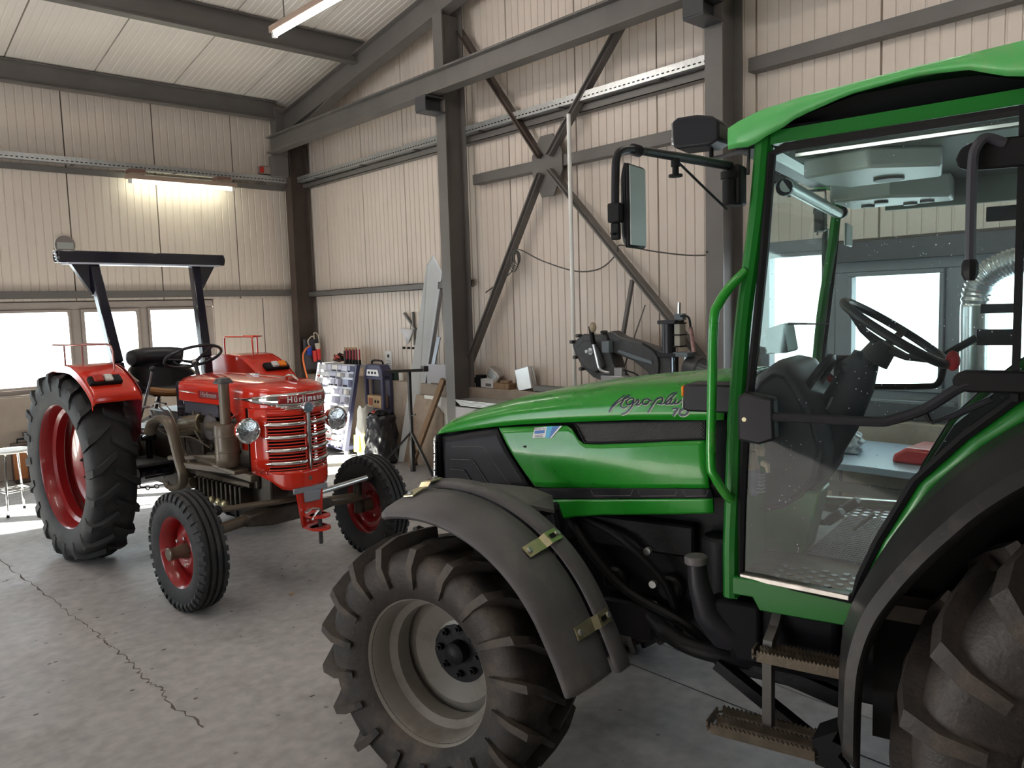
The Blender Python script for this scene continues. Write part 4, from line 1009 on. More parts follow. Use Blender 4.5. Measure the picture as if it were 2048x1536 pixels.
# steering column and wheel
MB().tube([(1.0, .02, 1.22), (.93, .01, 1.34), (.875, 0, 1.46), (.835, 0, 1.56)], [.085, .08, .068, .045], 14).build('steering_column', DS, GT)
MB().box((.87, -.01, 1.52), (.10, .12, .08), R=Ry(.6).to_3x3()).build('column_cowl', DS, GT, bevel=.02, seg=2)
MB().tube([(.90, -.06, 1.49), (.86, -.16, 1.50), (.84, -.20, 1.50)], .010, 6).build('column_stalk', SEAL, GT)
SWc = V((.752, 0, 1.635)); nrm = V((-.56, 0, .83)).normalized()
uu = V((.83, 0, .56)).normalized(); vv = V((0, 1, 0))
sw = part('steering_wheel', GT)
MB().tube([SWc + (uu * cos(t) + vv * sin(t)) * .187 for t in [2 * pi * i / 48 for i in range(48)]], .015, 10, closed=True).build('wheel_rim', VINYL, sw)
hubp = SWc - nrm * .055
for t in (pi * .0 + .5, pi * .67 + .5, pi * 1.33 + .5):
    e = SWc + (uu * cos(t) + vv * sin(t)) * .18
    MB().tube([hubp + (e - SWc) * .12, hubp + (e - SWc) * .5 + nrm * .012, e], [.024, .017, .015], 8, flat=.7).build('spoke', VINYL, sw)
MB().cyl(hubp - nrm * .06, hubp + nrm * .012, .052, .042, n=18).build('wheel_hub', VINYL, sw)
MB().ball(SWc - uu * .195 + nrm * .02 + vv * .02, .022, sc=(1, 1, 1.5)).build('spinner_knob', mat('knob_red', (.55, .02, .03), .3), sw)
# bits on the dash top: radio box, wiper motor box
MB().prism([(1.235, 1.545), (1.24, 1.64), (1.17, 1.665), (1.15, 1.55)], -.40, -.22, 'y').build('monitor_box', mat('box_dark_green', (.05, .07, .065), .5), GT, bevel=.008)
MB().tube([(1.17, -.3, 1.66), (1.02, -.34, 1.655)], [.006, .002], 6).build('antenna_blade', GREYP, GT)
MB().b2((.90, -.30, 1.44), (.99, -.24, 1.54)).build('side_screen', BLACKP, GT, bevel=.01)
# levers, far handrail
MB().tube(smoothpath([(.64, -.50, 1.50), (.66, -.50, 1.42), (.72, -.50, 1.405), (.90, -.50, 1.40)], 4), .012, 8).build('far_handrail', SEAL, GT)
MB().b2((.42, -.585, 1.68), (.53, -.575, 1.715)).build('far_bracket', SEAL, GT); MB().b2((.40, -.585, 1.56), (.54, -.575, 1.62)).build('far_bracket', SEAL, GT)
MB().tube([(.54, -.55, 1.59), (.68, -.55, 1.50)], .014, 8).build('far_lever', SEAL, GT)
MB().b2((-.2, -.585, 2.02), (.52, -.578, 2.075)).build('far_grip', SEAL, GT, bevel=.02)
# pedals
for (b, ln) in ((.05, 0), (-.14, .02)):
    MB().tube(smoothpath([(1.06, b, 1.10), (1.05, b, 1.03), (1.02, b, .985), (.96, b, .975), (.935, b, .985)], 4), .010, 8).build('pedal_arm', SEAL, GT)
    MB().box((.925 - ln, b, 1.0), (.03, .07, .065), R=Ry(-.9).to_3x3()).build('pedal_pad', DARKM, GT, bevel=.008)
MB().cyl((.885, -.06, .93), (.82, -.10, .985), .006, n=8).build('floor_lever', STEEL, GT)
# lock bar, lock box, gas strut on the door
lb = part('door_latch', GT)
MB().prism([(1.092, 1.345), (1.092, 1.475), (1.07, 1.487), (.99, 1.472), (.985, 1.352), (1.03, 1.335)], bp(1.04) + .005, bp(1.04) + .062, 'y').build('lock_box', BLACKP, lb, bevel=.008, seg=2)
MB().cyl((1.072, .60, 1.41), (1.072, .612, 1.41), .012, n=16).build('lock_ring', SEAL, lb)
MB().cyl((1.072, .60, 1.408), (1.072, .6145, 1.408), .0065, n=12).build('key_cylinder', YZINC, lb)
MB().tube(smoothpath([(.99, .60, 1.418), (.85, .615, 1.42), (.72, .63, 1.422), (.68, .633, 1.428), (.60, .64, 1.462), (.53, .65, 1.515), (.50, .65, 1.53)], 4), .0135, 8).build('latch_bar', BLACKP, lb)
MB().prism([(.540, 1.535), (.532, 1.555), (.51, 1.565), (.36, 1.565), (.36, 1.510), (.50, 1.510), (.525, 1.515)], .632, .662, 'y').build('grip', SEAL, lb, bevel=.006)
MB().tube([(.600, .625, 1.455), (.590, .62, 1.43), (.577, .62, 1.425)], .006, 6).build('strut_mount', SEAL, lb)
MB().cyl((.585, .62, 1.425), (.54, .62, 1.445), .005, n=8).cyl((.55, .62, 1.438), (.455, .625, 1.49), .009, n=10).build('gas_strut', BLACKP, lb)
# black tube hanging down behind the door (wiper hose)
ht = part('door_pull_tube', GT)
MB().tube(smoothpath([(.44, .66, 2.105), (.475, .675, 2.12), (.495, .69, 2.10), (.503, .695, 2.05), (.503, .695, 1.83)], 5), .012, 8).build('tube', mat('tube_dull_black', (.04, .04, .05), .4), ht)
MB().tube([(.503, .695, 1.835), (.503, .695, 1.825), (.503, .695, 1.80), (.503, .695, 1.785)], [.013, .018, .018, .011], 8).build('tube_end', SEAL, ht)
MB().prism([(.54, 2.08), (.53, 2.105), (.50, 2.118), (.36, 2.118), (.36, 2.045), (.51, 2.05), (.535, 2.06)], .64, .665, 'y').build('tube_bracket', SEAL, ht, bevel=.005)
# green grab handle
MB().tube(smoothpath([(1.082, .562, 1.84), (1.115, .59, 1.80), (1.145, .61, 1.75), (1.158, .62, 1.70), (1.165, .62, 1.5), (1.170, .62, 1.28), (1.160, .615, 1.23), (1.135, .59, 1.175), (1.125, .57, 1.155)], 5), .0145, 12).build('grab_handle', GREEN, GT)
# indicator box
ib = part('indicator_lamp', GT)
MB().prism([(1.292, 1.420), (1.275, 1.412), (1.13, 1.412), (1.13, 1.498), (1.287, 1.498)], .40, .53, 'y').build('lamp_body', BLACKP, ib, bevel=.006)
MB().b2((1.290, .41, 1.457), (1.300, .52, 1.492)).build('amber_lens', AMBER, ib, bevel=.004)
MB().b2((1.290, .41, 1.418), (1.298, .52, 1.455)).build('clear_lens', CLEARL, ib, bevel=.004)
# mirror arms + mirrors (both sides)
for sd_ in (1, -1):
    m_ = part('side_mirror', GT)
    S = lambda p: V((p[0], p[1] * sd_, p[2]))
    MB().b2((1.085, sd_ * .535, 2.03), (1.125, sd_ * .60, 2.145)).build('mirror_socket', SEAL, m_, bevel=.006)
    MB().cyl(S((1.118, .60, 2.03)), S((1.118, .60, 2.10)), .019, n=12).cyl(S((1.118, .60, 2.105)), S((1.118, .60, 2.125)), .024, n=12).build('mirror_pivot', SEAL, m_)
    A = [(1.118, .59, 2.143), (1.15, .78, 2.138), (1.19, 1.04, 2.128)]
    MB().tube([S(p) for p in A], [.013, .013, .0105], 10).build('mirror_arm', BLACKP, m_)
    Bp = smoothpath([(1.19, 1.04, 2.128), (1.20, 1.10, 2.124), (1.205, 1.145, 2.115), (1.208, 1.165, 2.095), (1.208, 1.172, 2.05), (1.208, 1.176, 1.985)], 4)
    MB().tube([S(p) for p in Bp], .0098, 10).build('mirror_elbow', BLACKP, m_)
    for k in range(4): MB().lathe([(.010, 0), (.0145, .0015), (.0145, .004), (.010, .0055)], 14, M=T(1.196 + .0012 * k, sd_ * (1.065 + .0085 * k), 2.126) @ Rx(sd_ * pi / 2)).build('bellows_ring', BLACKP, m_)
    MB().tube([S((1.165, .90, 2.125)), S((1.14, .72, 2.06)), S((1.125, .60, 2.02))], .0035, 6).build('stay_rod', BLACKP, m_)
    MB().cyl(S((1.162, .905, 2.125)), S((1.162, .905, 2.105)), .012, n=12).cyl(S((1.162, .905, 2.105)), S((1.162, .905, 2.085)), .0085, n=12).cyl(S((1.162, .905, 2.085)), S((1.162, .905, 2.079)), .018, n=16).build('clamp_knob', SEAL, m_)
    MB().b2((1.19, sd_ * 1.163, 1.945), (1.222, sd_ * 1.192, 1.99)).b2((1.195, sd_ * 1.172, 1.905), (1.217, sd_ * 1.186, 1.945)).build('mirror_clamp', SEAL, m_, bevel=.003)
    MB().cyl(S((1.205, 1.186, 1.918)), S((1.205, 1.206, 1.918)), .003, n=8).build('clamp_screw', SEAL, m_)
    # mirror head: glass towards the driver (rearwards), slim seen from the side
    ctr = S((1.185, 1.118, 1.985)); Rm = Rz(sd_ * radians(-18)).to_3x3()
    Mm = T(*ctr) @ Rz(sd_ * radians(0))
    def shell(u, v, Mm=Mm):
        y_ = (u - .5) * .10; z_ = (v - .5) * .195; k = 1 - max(abs(u - .5) * 2, abs(v - .5) * 2) ** 4
        return tuple(Mm @ V((.022 * k, y_, z_)))
    MB().grid(shell, 12, 16).build('mirror_shell', BLACKP, m_, solid=.004, soff=0)
    MB(Mm).b2((-.008, -.05, -.0975), (.002, .05, .0975)).build('mirror_rim', BLACKP, m_, bevel=.004)
    MB(Mm).b2((-.0105, -.045, -.092), (-.0085, .045, .092)).build('mirror_glass', mat('mirror_reflection_grey', (.42, .44, .43), .45, metal=.5), m_)  # flat grey stands in for the wall and ceiling it would reflect
# work lights on the front roof corners
for sd_ in (1, -1):
    w_ = part('work_light', GT)
    MB().prism([(1.315, 2.232), (1.318, 2.308), (1.30, 2.318), (1.24, 2.318), (1.19, 2.308), (1.17, 2.290), (1.17, 2.235), (1.20, 2.222), (1.30, 2.224)], sd_ * .42, sd_ * .53, 'y').build('lamp_housing', BLACKP, w_, bevel=.008, seg=2)
    MB().b2((1.316, sd_ * .43, 2.24), (1.322, sd_ * .52, 2.305)).build('lamp_lens', LAMPG, w_)
    MB().cyl((1.21, sd_ * .48, 2.17), (1.21, sd_ * .48, 2.235), .007, n=8).build('lamp_mount', SEAL, w_)
    MB().tube([(1.21, sd_ * .48, 2.19), (1.08, sd_ * .53, 2.19), (1.08, sd_ * .545, 2.12)], .006, 6).build('lamp_bracket', STEELD, w_)
# steps
def step(a0, a1, b0, b1, z, name):
    s_ = part(name, GT)
    for b in (b0, (b0 + b1) / 2, b1):
        mb = MB(); k = 22; top = []
        n = k * 4; pts = []
        for i in range(n + 1):
            a = lerp(a0, a1, i / n); pts.append((a, z + .004 * sin(2 * pi * i / 4) + .018))
        vs = []
        for a, zz in pts:
            for bb in (b - .0035, b + .0035): vs += [(a, bb, z - .014), (a, bb, zz)]
        fs = []
        for i in range(n):
            o = 4 * i; fs += [(o, o + 4, o + 5, o + 1), (o + 2, o + 3, o + 7, o + 6), (o + 1, o + 5, o + 7, o + 3), (o, o + 2, o + 6, o + 4)]
        mb.add(vs, fs).build('serrated_bar', STM, s_, smooth=0)
    for a, b_0, b_1 in ((a0, b0, b1), (a1, b0, b1)):
        sg = 1 if a == max(a0, a1) else -1
        MB().tube([(a, b_0, z), (a + sg * .016, b_0 + .012, z), (a + sg * .016, b_1 - .012, z), (a, b_1, z)], .004, 4).build('end_loop', STM, s_)
        mb = MB().b2((a + sg * .012, b_0 + .01, z - .014), (a + sg * .018, b_1 - .01, z + .016)); mb.build('end_bar', STM, s_)
    return s_
STM = mat('muddy_step_steel', (.085, .068, .048), .45, metal=.35, var=.35, vscale=20, dirt=(.10, .075, .05), dirt_amt=.4, bump=.2, bscale=80)
step(1.03, .795, .56, .635, .705, 'upper_step'); step(1.165, .86, .535, .655, .455, 'lower_step')
MB().tube([(1.0, .50, .80), (1.005, .53, .76), (1.01, .575, .73), (1.01, .58, .70), (1.01, .58, .47)], .020, 4).build('step_hanger', mat('step_hanger', (.06, .055, .05), .5), GT, smooth=0)
MB().prism([(.86, .43), (.87, .50), (.80, .545), (.815, .51), (.78, .50), (.80, .47), (.78, .45), (.80, .42)], .545, .65, 'y').build('torn_rubber_flap', SEAL, GT)
# side tank and filler neck
TANKB = mat('tank_matt_black', (.006, .006, .008), .6, spec=.12)
MB().b2((.82, .30, .60), (1.16, .50, .82)).build('side_tank', TANKB, GT, bevel=.03, seg=3)
fn_ = part('fuel_filler', GT)
MB().tube([(1.255, .515, .925), (1.25, .515, .86), (1.225, .51, .76), (1.18, .49, .70), (1.10, .44, .68)], [.030, .033, .042, .055, .06], 16).build('filler_neck', BLACKP, fn_)
MB().cyl((1.256, .515, .918), (1.257, .515, .945), .037, n=24).build('filler_cap', GREYP, fn_, bevel=.004)
MB().prism([(1.15, .82), (1.23, .80), (1.20, .74), (1.13, .62), (1.05, .62), (1.05, .82)], .42, .52, 'y').build('tank_shoulder', TANKB, GT, bevel=.015, seg=2)
MB().tube(smoothpath([(1.5, .30, .62), (1.41, .38, .605), (1.32, .40, .585), (1.22, .40, .577), (1.1, .36, .56)], 4), .030, 12).build('exhaust_pipe', DARKM, GT)
MB().bar((1.22, .42, .56), (.86, .42, .34), .05, .035).build('frame_stay', DARKM, GT); MB().bar((1.17, .38, .585), (.80, .38, .50), .03, .05).build('chassis_rail', DARKM, GT)
MB().bar((.84, .50, .42), (.76, .5, .20), .04, .04).build('mudguard_stay', RUBD, GT)
# ================================================================== RED TRACTOR
RT_ = thing('red_tractor', 'shiny red vintage tractor with chrome barred grille and black roll bar', 'tractor', (2.193, 6.548, 0), radians(-84.2))
def rib_tyre(name, M, R, wd, rim, side):
    w_ = part(name, RT_); w_.matrix_local = M
    w2 = wd / 2
    g = .012
    crown = [(-.80, -.006), (-.62, 0), (-.56, 0), (-.52, -g), (-.40, -g), (-.36, .001), (-.10, .002), (-.06, -g), (.06, -g), (.10, .002), (.36, .001), (.40, -g), (.52, -g), (.56, 0), (.62, 0), (.80, -.006)]
    half = [(-w2 * .72, rim - .004), (-w2 * .90, rim + .014), (-w2 * 1.04, rim + (R - rim) * .45), (-w2 * 1.0, R - .045)]
    prof = half + [(y_ * w2, R + z_) for y_, z_ in crown] + [(-a, b) for a, b in half[::-1]]
    mb = MB(); lathe_y(mb, prof, 72); mb.build('tyre', RUBBER, w_, smooth=40)
    mb = MB(); n = 38
    for k in range(n):
        for s_ in (1, -1):
            t = 2 * pi * (k + (.5 if s_ < 0 else 0)) / n; dt = pi / n * .52
            vs = []
            for (y_, r_) in ((w2 * .60, R + .002), (w2 * .96, R - .006), (w2 * 1.10, R - .036), (w2 * 1.0, R - .062), (w2 * .5, R - .045)):
                for q in (-dt, dt): vs.append((r_ * cos(t + q), s_ * y_, r_ * sin(t + q)))
            fs = [(0, 1, 3, 2), (2, 3, 5, 4), (4, 5, 7, 6), (6, 7, 9, 8), (8, 9, 1, 0), (0, 2, 4, 6, 8), (1, 9, 7, 5, 3)]
            mb.add(vs, fs)
    mb.build('shoulder_blocks', RUBBER, w_, smooth=0, kind='stuff')
    s_ = side
    pr = [(.066, rim + .020), (.070, rim + .012), (.060, rim - .002), (.035, rim - .012), (.0, rim - .028), (-.03, rim - .028), (-.055, rim - .004), (-.068, rim + .018)]
    mb = MB(); lathe_y(mb, [(y_ * s_, r_) for y_, r_ in pr], 56); mb.build('rim', REDD, w_, smooth=50, solid=.005, soff=0)
    mb = MB(); lathe_y(mb, [(s_ * y_, r_) for y_, r_ in ((.0, .04), (.012, .07), (.022, .10), (.0, .13), (-.02, rim - .02))], 40); mb.build('wheel_disc', REDD, w_, smooth=40, solid=.006, soff=0)
    mb = MB()
    for k in range(5):
        t = 2 * pi * k / 5; mb.cyl((.085 * cos(t), s_ * .012, .085 * sin(t)), (.085 * cos(t), s_ * .034, .085 * sin(t)), .011, n=6)
    mb.build('wheel_nuts', CHROME, w_, smooth=0, kind='stuff')
    mb = MB(); lathe_y(mb, [(-s_ * .08, .045), (s_ * .03, .045), (s_ * .05, .038), (s_ * .10, .036), (s_ * .104, .040), (s_ * .118, .040), (s_ * .122, .034), (s_ * .122, .001)], 24)
    mb.build('hub_cap', BRONZE, w_, smooth=30)
    return w_
rib_tyre('front_wheel', T(1.67, -.69, .36), .362, .165, .206, -1)
rib_tyre('front_wheel', T(1.67, .69, .36), .362, .165, .206, 1)
for s_ in (-1, 1):
    ag_wheel('rear_wheel', RT_, T(0, s_ * .68, .70), .708, .30, .452, 20, .032, RUBBER, REDD, s_, -.10, .060, nuts=8, hubr=.10, phase=.05)

# engine, gearbox, frame
mb = MB()
mb.b2((.62, -.17, .62), (1.62, .17, 1.08)).b2((.70, -.13, .44), (1.58, .13, .66)).b2((-.25, -.20, .50), (.66, .20, .92)).b2((.0, -.14, .92), (.6, .14, 1.06))
mb.cyl((0, -.60, .70), (0, .60, .70), .10, n=20).cyl((0, -.30, .70), (0, .30, .70), .19, n=24)
mb.build('engine_block', BRONZED, RT_, bevel=.012)
# ribbed sump on the side
for k in range(11):
    a = .86 + k * .062
    MB().b2((a, -.235, .485), (a + .022, -.13, .635)).build('sump_fin', BRONZED, RT_, bevel=.004)
MB().b2((.82, -.20, .63), (1.56, .20, .665)).build('sump_flange', BRONZE, RT_, bevel=.004)
for a in (1.12, 1.22, 1.30): MB().ball((a, -.24, .50), .028, 10).build('drain_plug', YZINC, RT_)
MB().bar((1.02, -.25, .765), (1.72, -.25, .725), .05, .05).bar((1.02, .25, .765), (1.72, .25, .725), .05, .05).build('frame_rail', BRONZE, RT_, bevel=.006)
MB().bar((1.14, -.29, .80), (1.64, -.29, .765), .10, .03).build('filter_shelf', BRONZE, RT_, bevel=.005)
MB().prism([(.88, .62), (.86, .58), (1.1, .52), (1.62, .50), (1.74, .52), (1.74, .76), (1.5, .70), (1.1, .66)], -.15, .15, 'y').build('front_frame', BRONZED, RT_, bevel=.01)
MB().cyl((.90, -.26, .60), (.78, -.30, .57), .035, n=12).build('drain_spout', BRONZE, RT_)
# engine side clutter
mb = MB()
for k in range(4):
    mb.cyl((.82 + k * .17, -.15, .98), (.82 + k * .17, -.22, .98), .045, n=12)
    mb.cyl((.90 + k * .17, -.16, .86), (.90 + k * .17, -.20, .86), .025, n=8)
mb.b2((.74, -.22, .74), (1.0, -.15, .90)).cyl((1.05, -.20, .80), (1.4, -.20, .80), .03, n=12).b2((.66, -.22, .92), (.74, -.14, 1.05))
mb.build('engine_fittings', BRONZED, RT_, bevel=.006)
MB().cyl((.68, -.17, .97), (.98, -.17, 1.02), .085, n=24).build('starter_drum', mat('polished_bronze', (.30, .25, .17), .22, metal=.8), RT_, bevel=.008)
MB().cyl((1.10, -.21, 1.01), (1.36, -.21, 1.02), .035, n=14).build('air_pipe', BRONZE, RT_)
MB().lathe([(.03, 0), (.085, .005), (.095, .02), (.085, .035), (.0001, .05)], 24, M=T(1.10, -.18, 1.0) @ Rx(pi / 2)).build('pulley_cover', GREYP, RT_)
for (pts, r) in (([(.50, -.25, 1.05), (.62, -.3, 1.0), (.78, -.28, .88), (.90, -.26, .70)], .010), ([(.45, -.2, 1.1), (.66, -.27, 1.08), (.80, -.3, .98), (.85, -.27, .72)], .008), ([(.3, -.25, .95), (.6, -.26, .90), (.9, -.25, .92), (1.1, -.22, .86)], .006), ([(.86, -.2, 1.1), (.92, -.24, 1.0), (1.0, -.23, .9)], .006)):
    MB().tube(smoothpath(pts, 5), r, 7).build('fuel_line', BRONZE, RT_)
# shiny linkage behind the engine
mb = MB()
random.seed(11)
for k in range(14):
    a = random.uniform(.05, .62); b = random.uniform(-.42, -.18); z = random.uniform(.86, 1.12)
    mb.cyl((a, b, z), (a + random.uniform(.05, .16), b + random.uniform(-.04, .04), z + random.uniform(-.03, .05)), random.uniform(.007, .02), n=8)
mb.build('control_linkage', ALU, RT_, kind='stuff')
MB().b2((-.05, -.42, .60), (.50, -.20, .69)).build('tool_box', NAVY, RT_, bevel=.01)
mb = MB().b2((.12, -.50, .70), (.56, -.22, .715)); mb.build('foot_plate', STEELD, RT_)
for k in range(9): MB().bar((.14 + k * .047, -.49, .718), (.14 + k * .047, -.23, .718), .014, .008).build('foot_plate_rib', ALU, RT_)
MB().prism([(.16, .57), (.16, .69), (.50, .69), (.53, .63), (.40, .56)], -.46, -.24, 'y').build('step_box', NAVY, RT_, bevel=.01)
MB().cyl((.32, -.30, .70), (.32, -.30, .92), .022, n=12).cyl((.32, -.30, .86), (.32, -.30, .90), .055, n=16).build('pedal_post', DARKM, RT_)
# side arm with hook, chain
A = smoothpath([(.66, -.43, .96), (.74, -.44, 1.03), (.86, -.45, 1.07), (.98, -.45, 1.065), (1.05, -.45, 1.0), (1.09, -.45, .90), (1.13, -.45, .80), (1.165, -.45, .72), (1.15, -.45, .655), (1.08, -.45, .62), (1.0, -.45, .605), (.93, -.45, .61), (.90, -.45, .635)], 4)
n_ = len(A); MB().tube(A, [lerp(.045, .030, i / n_) if i < n_ - 8 else .022 for i in range(n_)], 10, flat=.7).build('lift_arm', BRONZE, RT_)
for i in range(9):
    t = i / 8; c = V((lerp(.30, .90, t), -.45, lerp(.545, .63, t) - .03 * sin(pi * t)))
    d = V((.6, 0, .085)).normalized(); u = V((0, 1, 0)) if i % 2 else d.cross(V((0, 1, 0))).normalized()
    L_ = [c + d * .034 * cos(q) + u * .014 * sin(q) for q in [2 * pi * j / 14 for j in range(14)]]
    MB().tube(L_, .0042, 6, closed=True).build('chain_link', STEELD, RT_)
MB().bar((1.15, -.43, .78), (1.55, -.24, .74), .03, .04).bar((.90, -.42, .80), (1.3, -.24, .82), .03, .03).build('arm_bracket', BRONZE, RT_, bevel=.005)
# gear levers
MB().tube([(.08, -.30, .84), (.30, -.30, 1.13), (.42, -.30, 1.30), (.47, -.30, 1.385)], .009, 8).build('gear_lever', ALU, RT_)
MB().ball((.475, -.30, 1.395), .022, 10).build('lever_knob', VINYL, RT_)
MB().tube([(.55, -.20, 1.0), (.55, -.30, 1.12), (.57, -.30, 1.18)], .006, 6).build('small_lever', ALU, RT_)

# front axle
MB().cyl((1.67, -.60, .43), (1.67, -.30, .455), .036, n=16).build('axle_tube', BRONZE, RT_); MB().cyl((1.67, .60, .43), (1.67, .30, .455), .036, n=16).build('axle_tube', BRONZE, RT_)
MB().prism([(-.34, .43), (-.30, .495), (-.15, .51), (.15, .51), (.30, .495), (.34, .43), (.15, .40), (-.15, .40)], 1.60, 1.74, 'x').build('axle_beam', BRONZED, RT_, bevel=.01)
for s_ in (-1, 1):
    MB().cyl((1.67, s_ * .585, .32), (1.67, s_ * .585, .56), .032, n=14).cyl((1.67, s_ * .585, .36), (1.67, s_ * .68, .36), .035, n=14).build('king_pin', BRONZED, RT_)
    MB().bar((1.67, s_ * .585, .55), (1.83, s_ * .57, .58), .05, .02).build('steering_arm', BRONZED, RT_, bevel=.004)
    MB().ball((1.83, s_ * .57, .60), .032, 12).build('ball_joint', DARKM, RT_)
    MB().cyl((1.83, s_ * .55, .60), (1.84, s_ * .0, .565), .019, n=12).build('track_rod', BRONZE if s_ < 0 else ALU, RT_)

# bonnet
OUT = [(.72, -.215), (.73, -.235), (1.0, -.243), (1.35, -.248), (1.62, -.25), (1.70, -.25), (1.76, -.246), (1.82, -.228), (1.87, -.198), (1.91, -.158), (1.94, -.112), (1.96, -.060), (1.966, 0)]
OUT = OUT + [(a, -b) for a, b in OUT[-2::-1]]
def outp(u):
    i = u * (len(OUT) - 1); j = min(int(i), len(OUT) - 2); return V((lerp(OUT[j][0], OUT[j + 1][0], i - j), lerp(OUT[j][1], OUT[j + 1][1], i - j), 0))
def hood(u, v):
    o = outp(u); sp = V((min(o.x, 1.66), 0, 0))
    if v < .35:
        k = v / .35; return (o.x, o.y * (1 - .012 * k), lerp(1.172, 1.262, k))
    th = (v - .35) / .65 * pi / 2; f = 1 - cos(th) ** .75 if th < pi / 2 - 1e-4 else 1
    fa = 1 - cos(th) ** .9
    x = lerp(o.x, sp.x, fa if o.x > 1.66 else 0); y = o.y * (1 - f) * .988
    top = interp([(.7, 1.345), (1.0, 1.352), (1.5, 1.345), (1.8, 1.335), (2.0, 1.32)], x)
    return (x, y, 1.262 + (top - 1.262) * sin(th) ** .72)
MB().grid(hood, 72, 26).build('bonnet', RED, RT_, smooth=50, solid=.008, soff=0)
MB().prism([(-.225, 1.175), (-.225, 1.29), (-.12, 1.335), (.12, 1.335), (.225, 1.29), (.225, 1.175)], .715, .73, 'x').build('bonnet_back', RED, RT_)
# grille shell below: sides, chin; openings hold the slats
def band_strip(z0, z1, u0, u1, off, name, m, th=.006, nu=40, taper=None, bulge=0.0, **k):
    def fn(u, v):
        uu_ = lerp(u0, u1, u); o = outp(uu_); o2 = outp(min(1, uu_ + .004)); o1 = outp(max(0, uu_ - .004)); t = (o2 - o1).normalized(); n_ = V((t.y, -t.x, 0))
        tp = taper(u) if taper else 1; zc = (z0 + z1) / 2; hz = (z1 - z0) / 2 * tp
        p = o + n_ * (off + bulge * sin(pi * v)); return (p.x, p.y, zc + lerp(-hz, hz, v))
    return MB().grid(fn, nu, 5 if bulge else 2).build(name, m, RT_, smooth=50, solid=th, soff=0, **k)
UA, UB = .205, .795       # shell starts behind the grille
band_strip(1.125, 1.175, UA, UB, -.003, 'grille_header', RED)
def chin(u, v):
    uu_ = lerp(UA, UB, u); o = outp(uu_); c = abs(u - .5) * 2
    zb = interp([(0, .645), (.30, .65), (.45, .66), (.62, .715), (.80, .745), (.90, .752), (1.0, .755)], c)
    z = lerp(.775, zb, v); return (o.x - .0 * v, o.y, z)
MB().grid(chin, 60, 5).build('chin_panel', RED, RT_, smooth=50, solid=.006, soff=0)
# side cheeks beside the grille
for s_ in (0, 1):
    def ck(u, v, s_=s_):
        uu_ = lerp(UA, .315, u); uu_ = 1 - uu_ if s_ else uu_; o = outp(uu_); 
        zt = 1.175; return (o.x, o.y, lerp(.755, zt, v))
    MB().grid(ck, 14, 4).build('side_cheek', RED, RT_, smooth=50, solid=.006, soff=0)
    # curved strut from bonnet to cheek
    b = .25 if s_ else -.25
    MB().prism([(1.40, 1.175), (1.46, 1.16), (1.54, 1.10), (1.58, 1.02), (1.60, .90), (1.66, .90), (1.66, 1.175)], b - .004, b + .004, 'y').build('cheek_web', RED, RT_)
# centre spine of the grille
band_strip(.775, 1.125, .484, .516, .002, 'grille_spine', RED, nu=4)
# dark radiator behind
MB().b2((1.62, -.22, .76), (1.70, .22, 1.16)).build('radiator', SEAL, RT_)
rows = 'RRCRRRCRRRCRRRCRR'
dz = (1.125 - .775) / len(rows)
for i, c in enumerate(rows):
    z = 1.125 - dz * (i + .5)
    for (u0, u1) in ((.312, .486), (.514, .688)):
        if c == 'R': band_strip(z - dz * .18, z + dz * .18, u0, u1, .000, 'grille_slat', RED, nu=20, th=.003, bulge=.003)
        else: band_strip(z - dz * .62, z + dz * .62, u0 - (.012 if u0 < .4 else 0), u1 + (.012 if u1 > .6 else 0), .006, 'chrome_bar', CHROME, nu=26, th=.004, bulge=.010, taper=(lambda u: min(1, .12 + u * 7)) if u0 < .4 else (lambda u: min(1, .12 + (1 - u) * 7)))
# chrome name band and crest
band_strip(1.188, 1.268, .155, .845, .004, 'name_band', CHROME, nu=60, taper=lambda u: interp([(0, .03), (.12, .38), (.27, .9), (.5, 1.05), (.73, .9), (.88, .38), (1, .03)], u), bulge=.006)
band_strip(1.203, 1.253, .372, .628, .012, 'name_plate', REDD, nu=30)
for k in range(3): band_strip(1.166 + k * .009, 1.172 + k * .009, .36 + .02 * (2 - k), .64 - .02 * (2 - k), .008, 'chrome_line', CHROME, nu=24, th=.003)
txt = 'Hürlimann'
adv = {'H': .040, 'ü': .030, 'r': .022, 'l': .016, 'i': .016, 'm': .043, 'a': .029, 'n': .030}
tot_ = sum(adv[c] for c in txt); cur_ = -tot_ / 2
def outs(s):      # point on the outline at arc length s from the nose
    u = .5; d_ = .0005 if s > 0 else -.0005; acc = 0; p = outp(u)
    while acc < abs(s): u += d_; q = outp(u); acc += (q - p).length; p = q
    return u
for i, ch in enumerate(txt):
    uu_ = outs(cur_ + adv[ch] / 2); cur_ += adv[ch]
    o = outp(uu_); o2 = outp(uu_ + .012); o1 = outp(uu_ - .012); t = (o2 - o1).normalized(); n_ = V((t.y, -t.x, 0))
    p = o + n_ * .0155
    M = Matrix(((t.x, 0, n_.x, p.x), (t.y, 0, n_.y, p.y), (0, 1, 0, 1.227), (0, 0, 0, 1)))
    text('badge_letter', ch, .052, mat('badge_white_metal', (.80, .80, .80), .3, metal=.15), RT_, M, .0015, .92, offset=.0012)
cr = part('grille_crest', RT_)
Mc = T(1.978, 0, 1.172) @ Ry(pi / 2)
MB(Mc).lathe([(.034, 0), (.040, .006), (.036, .014), (.029, .014), (.027, .008)], 32).build('crest_ring', CHROME, cr)
MB(Mc).cyl((0, 0, .004), (0, 0, .009), .028, n=28).build('crest_face', mat('crest_enamel', (.10, .16, .20), .3, metal=.3), cr)
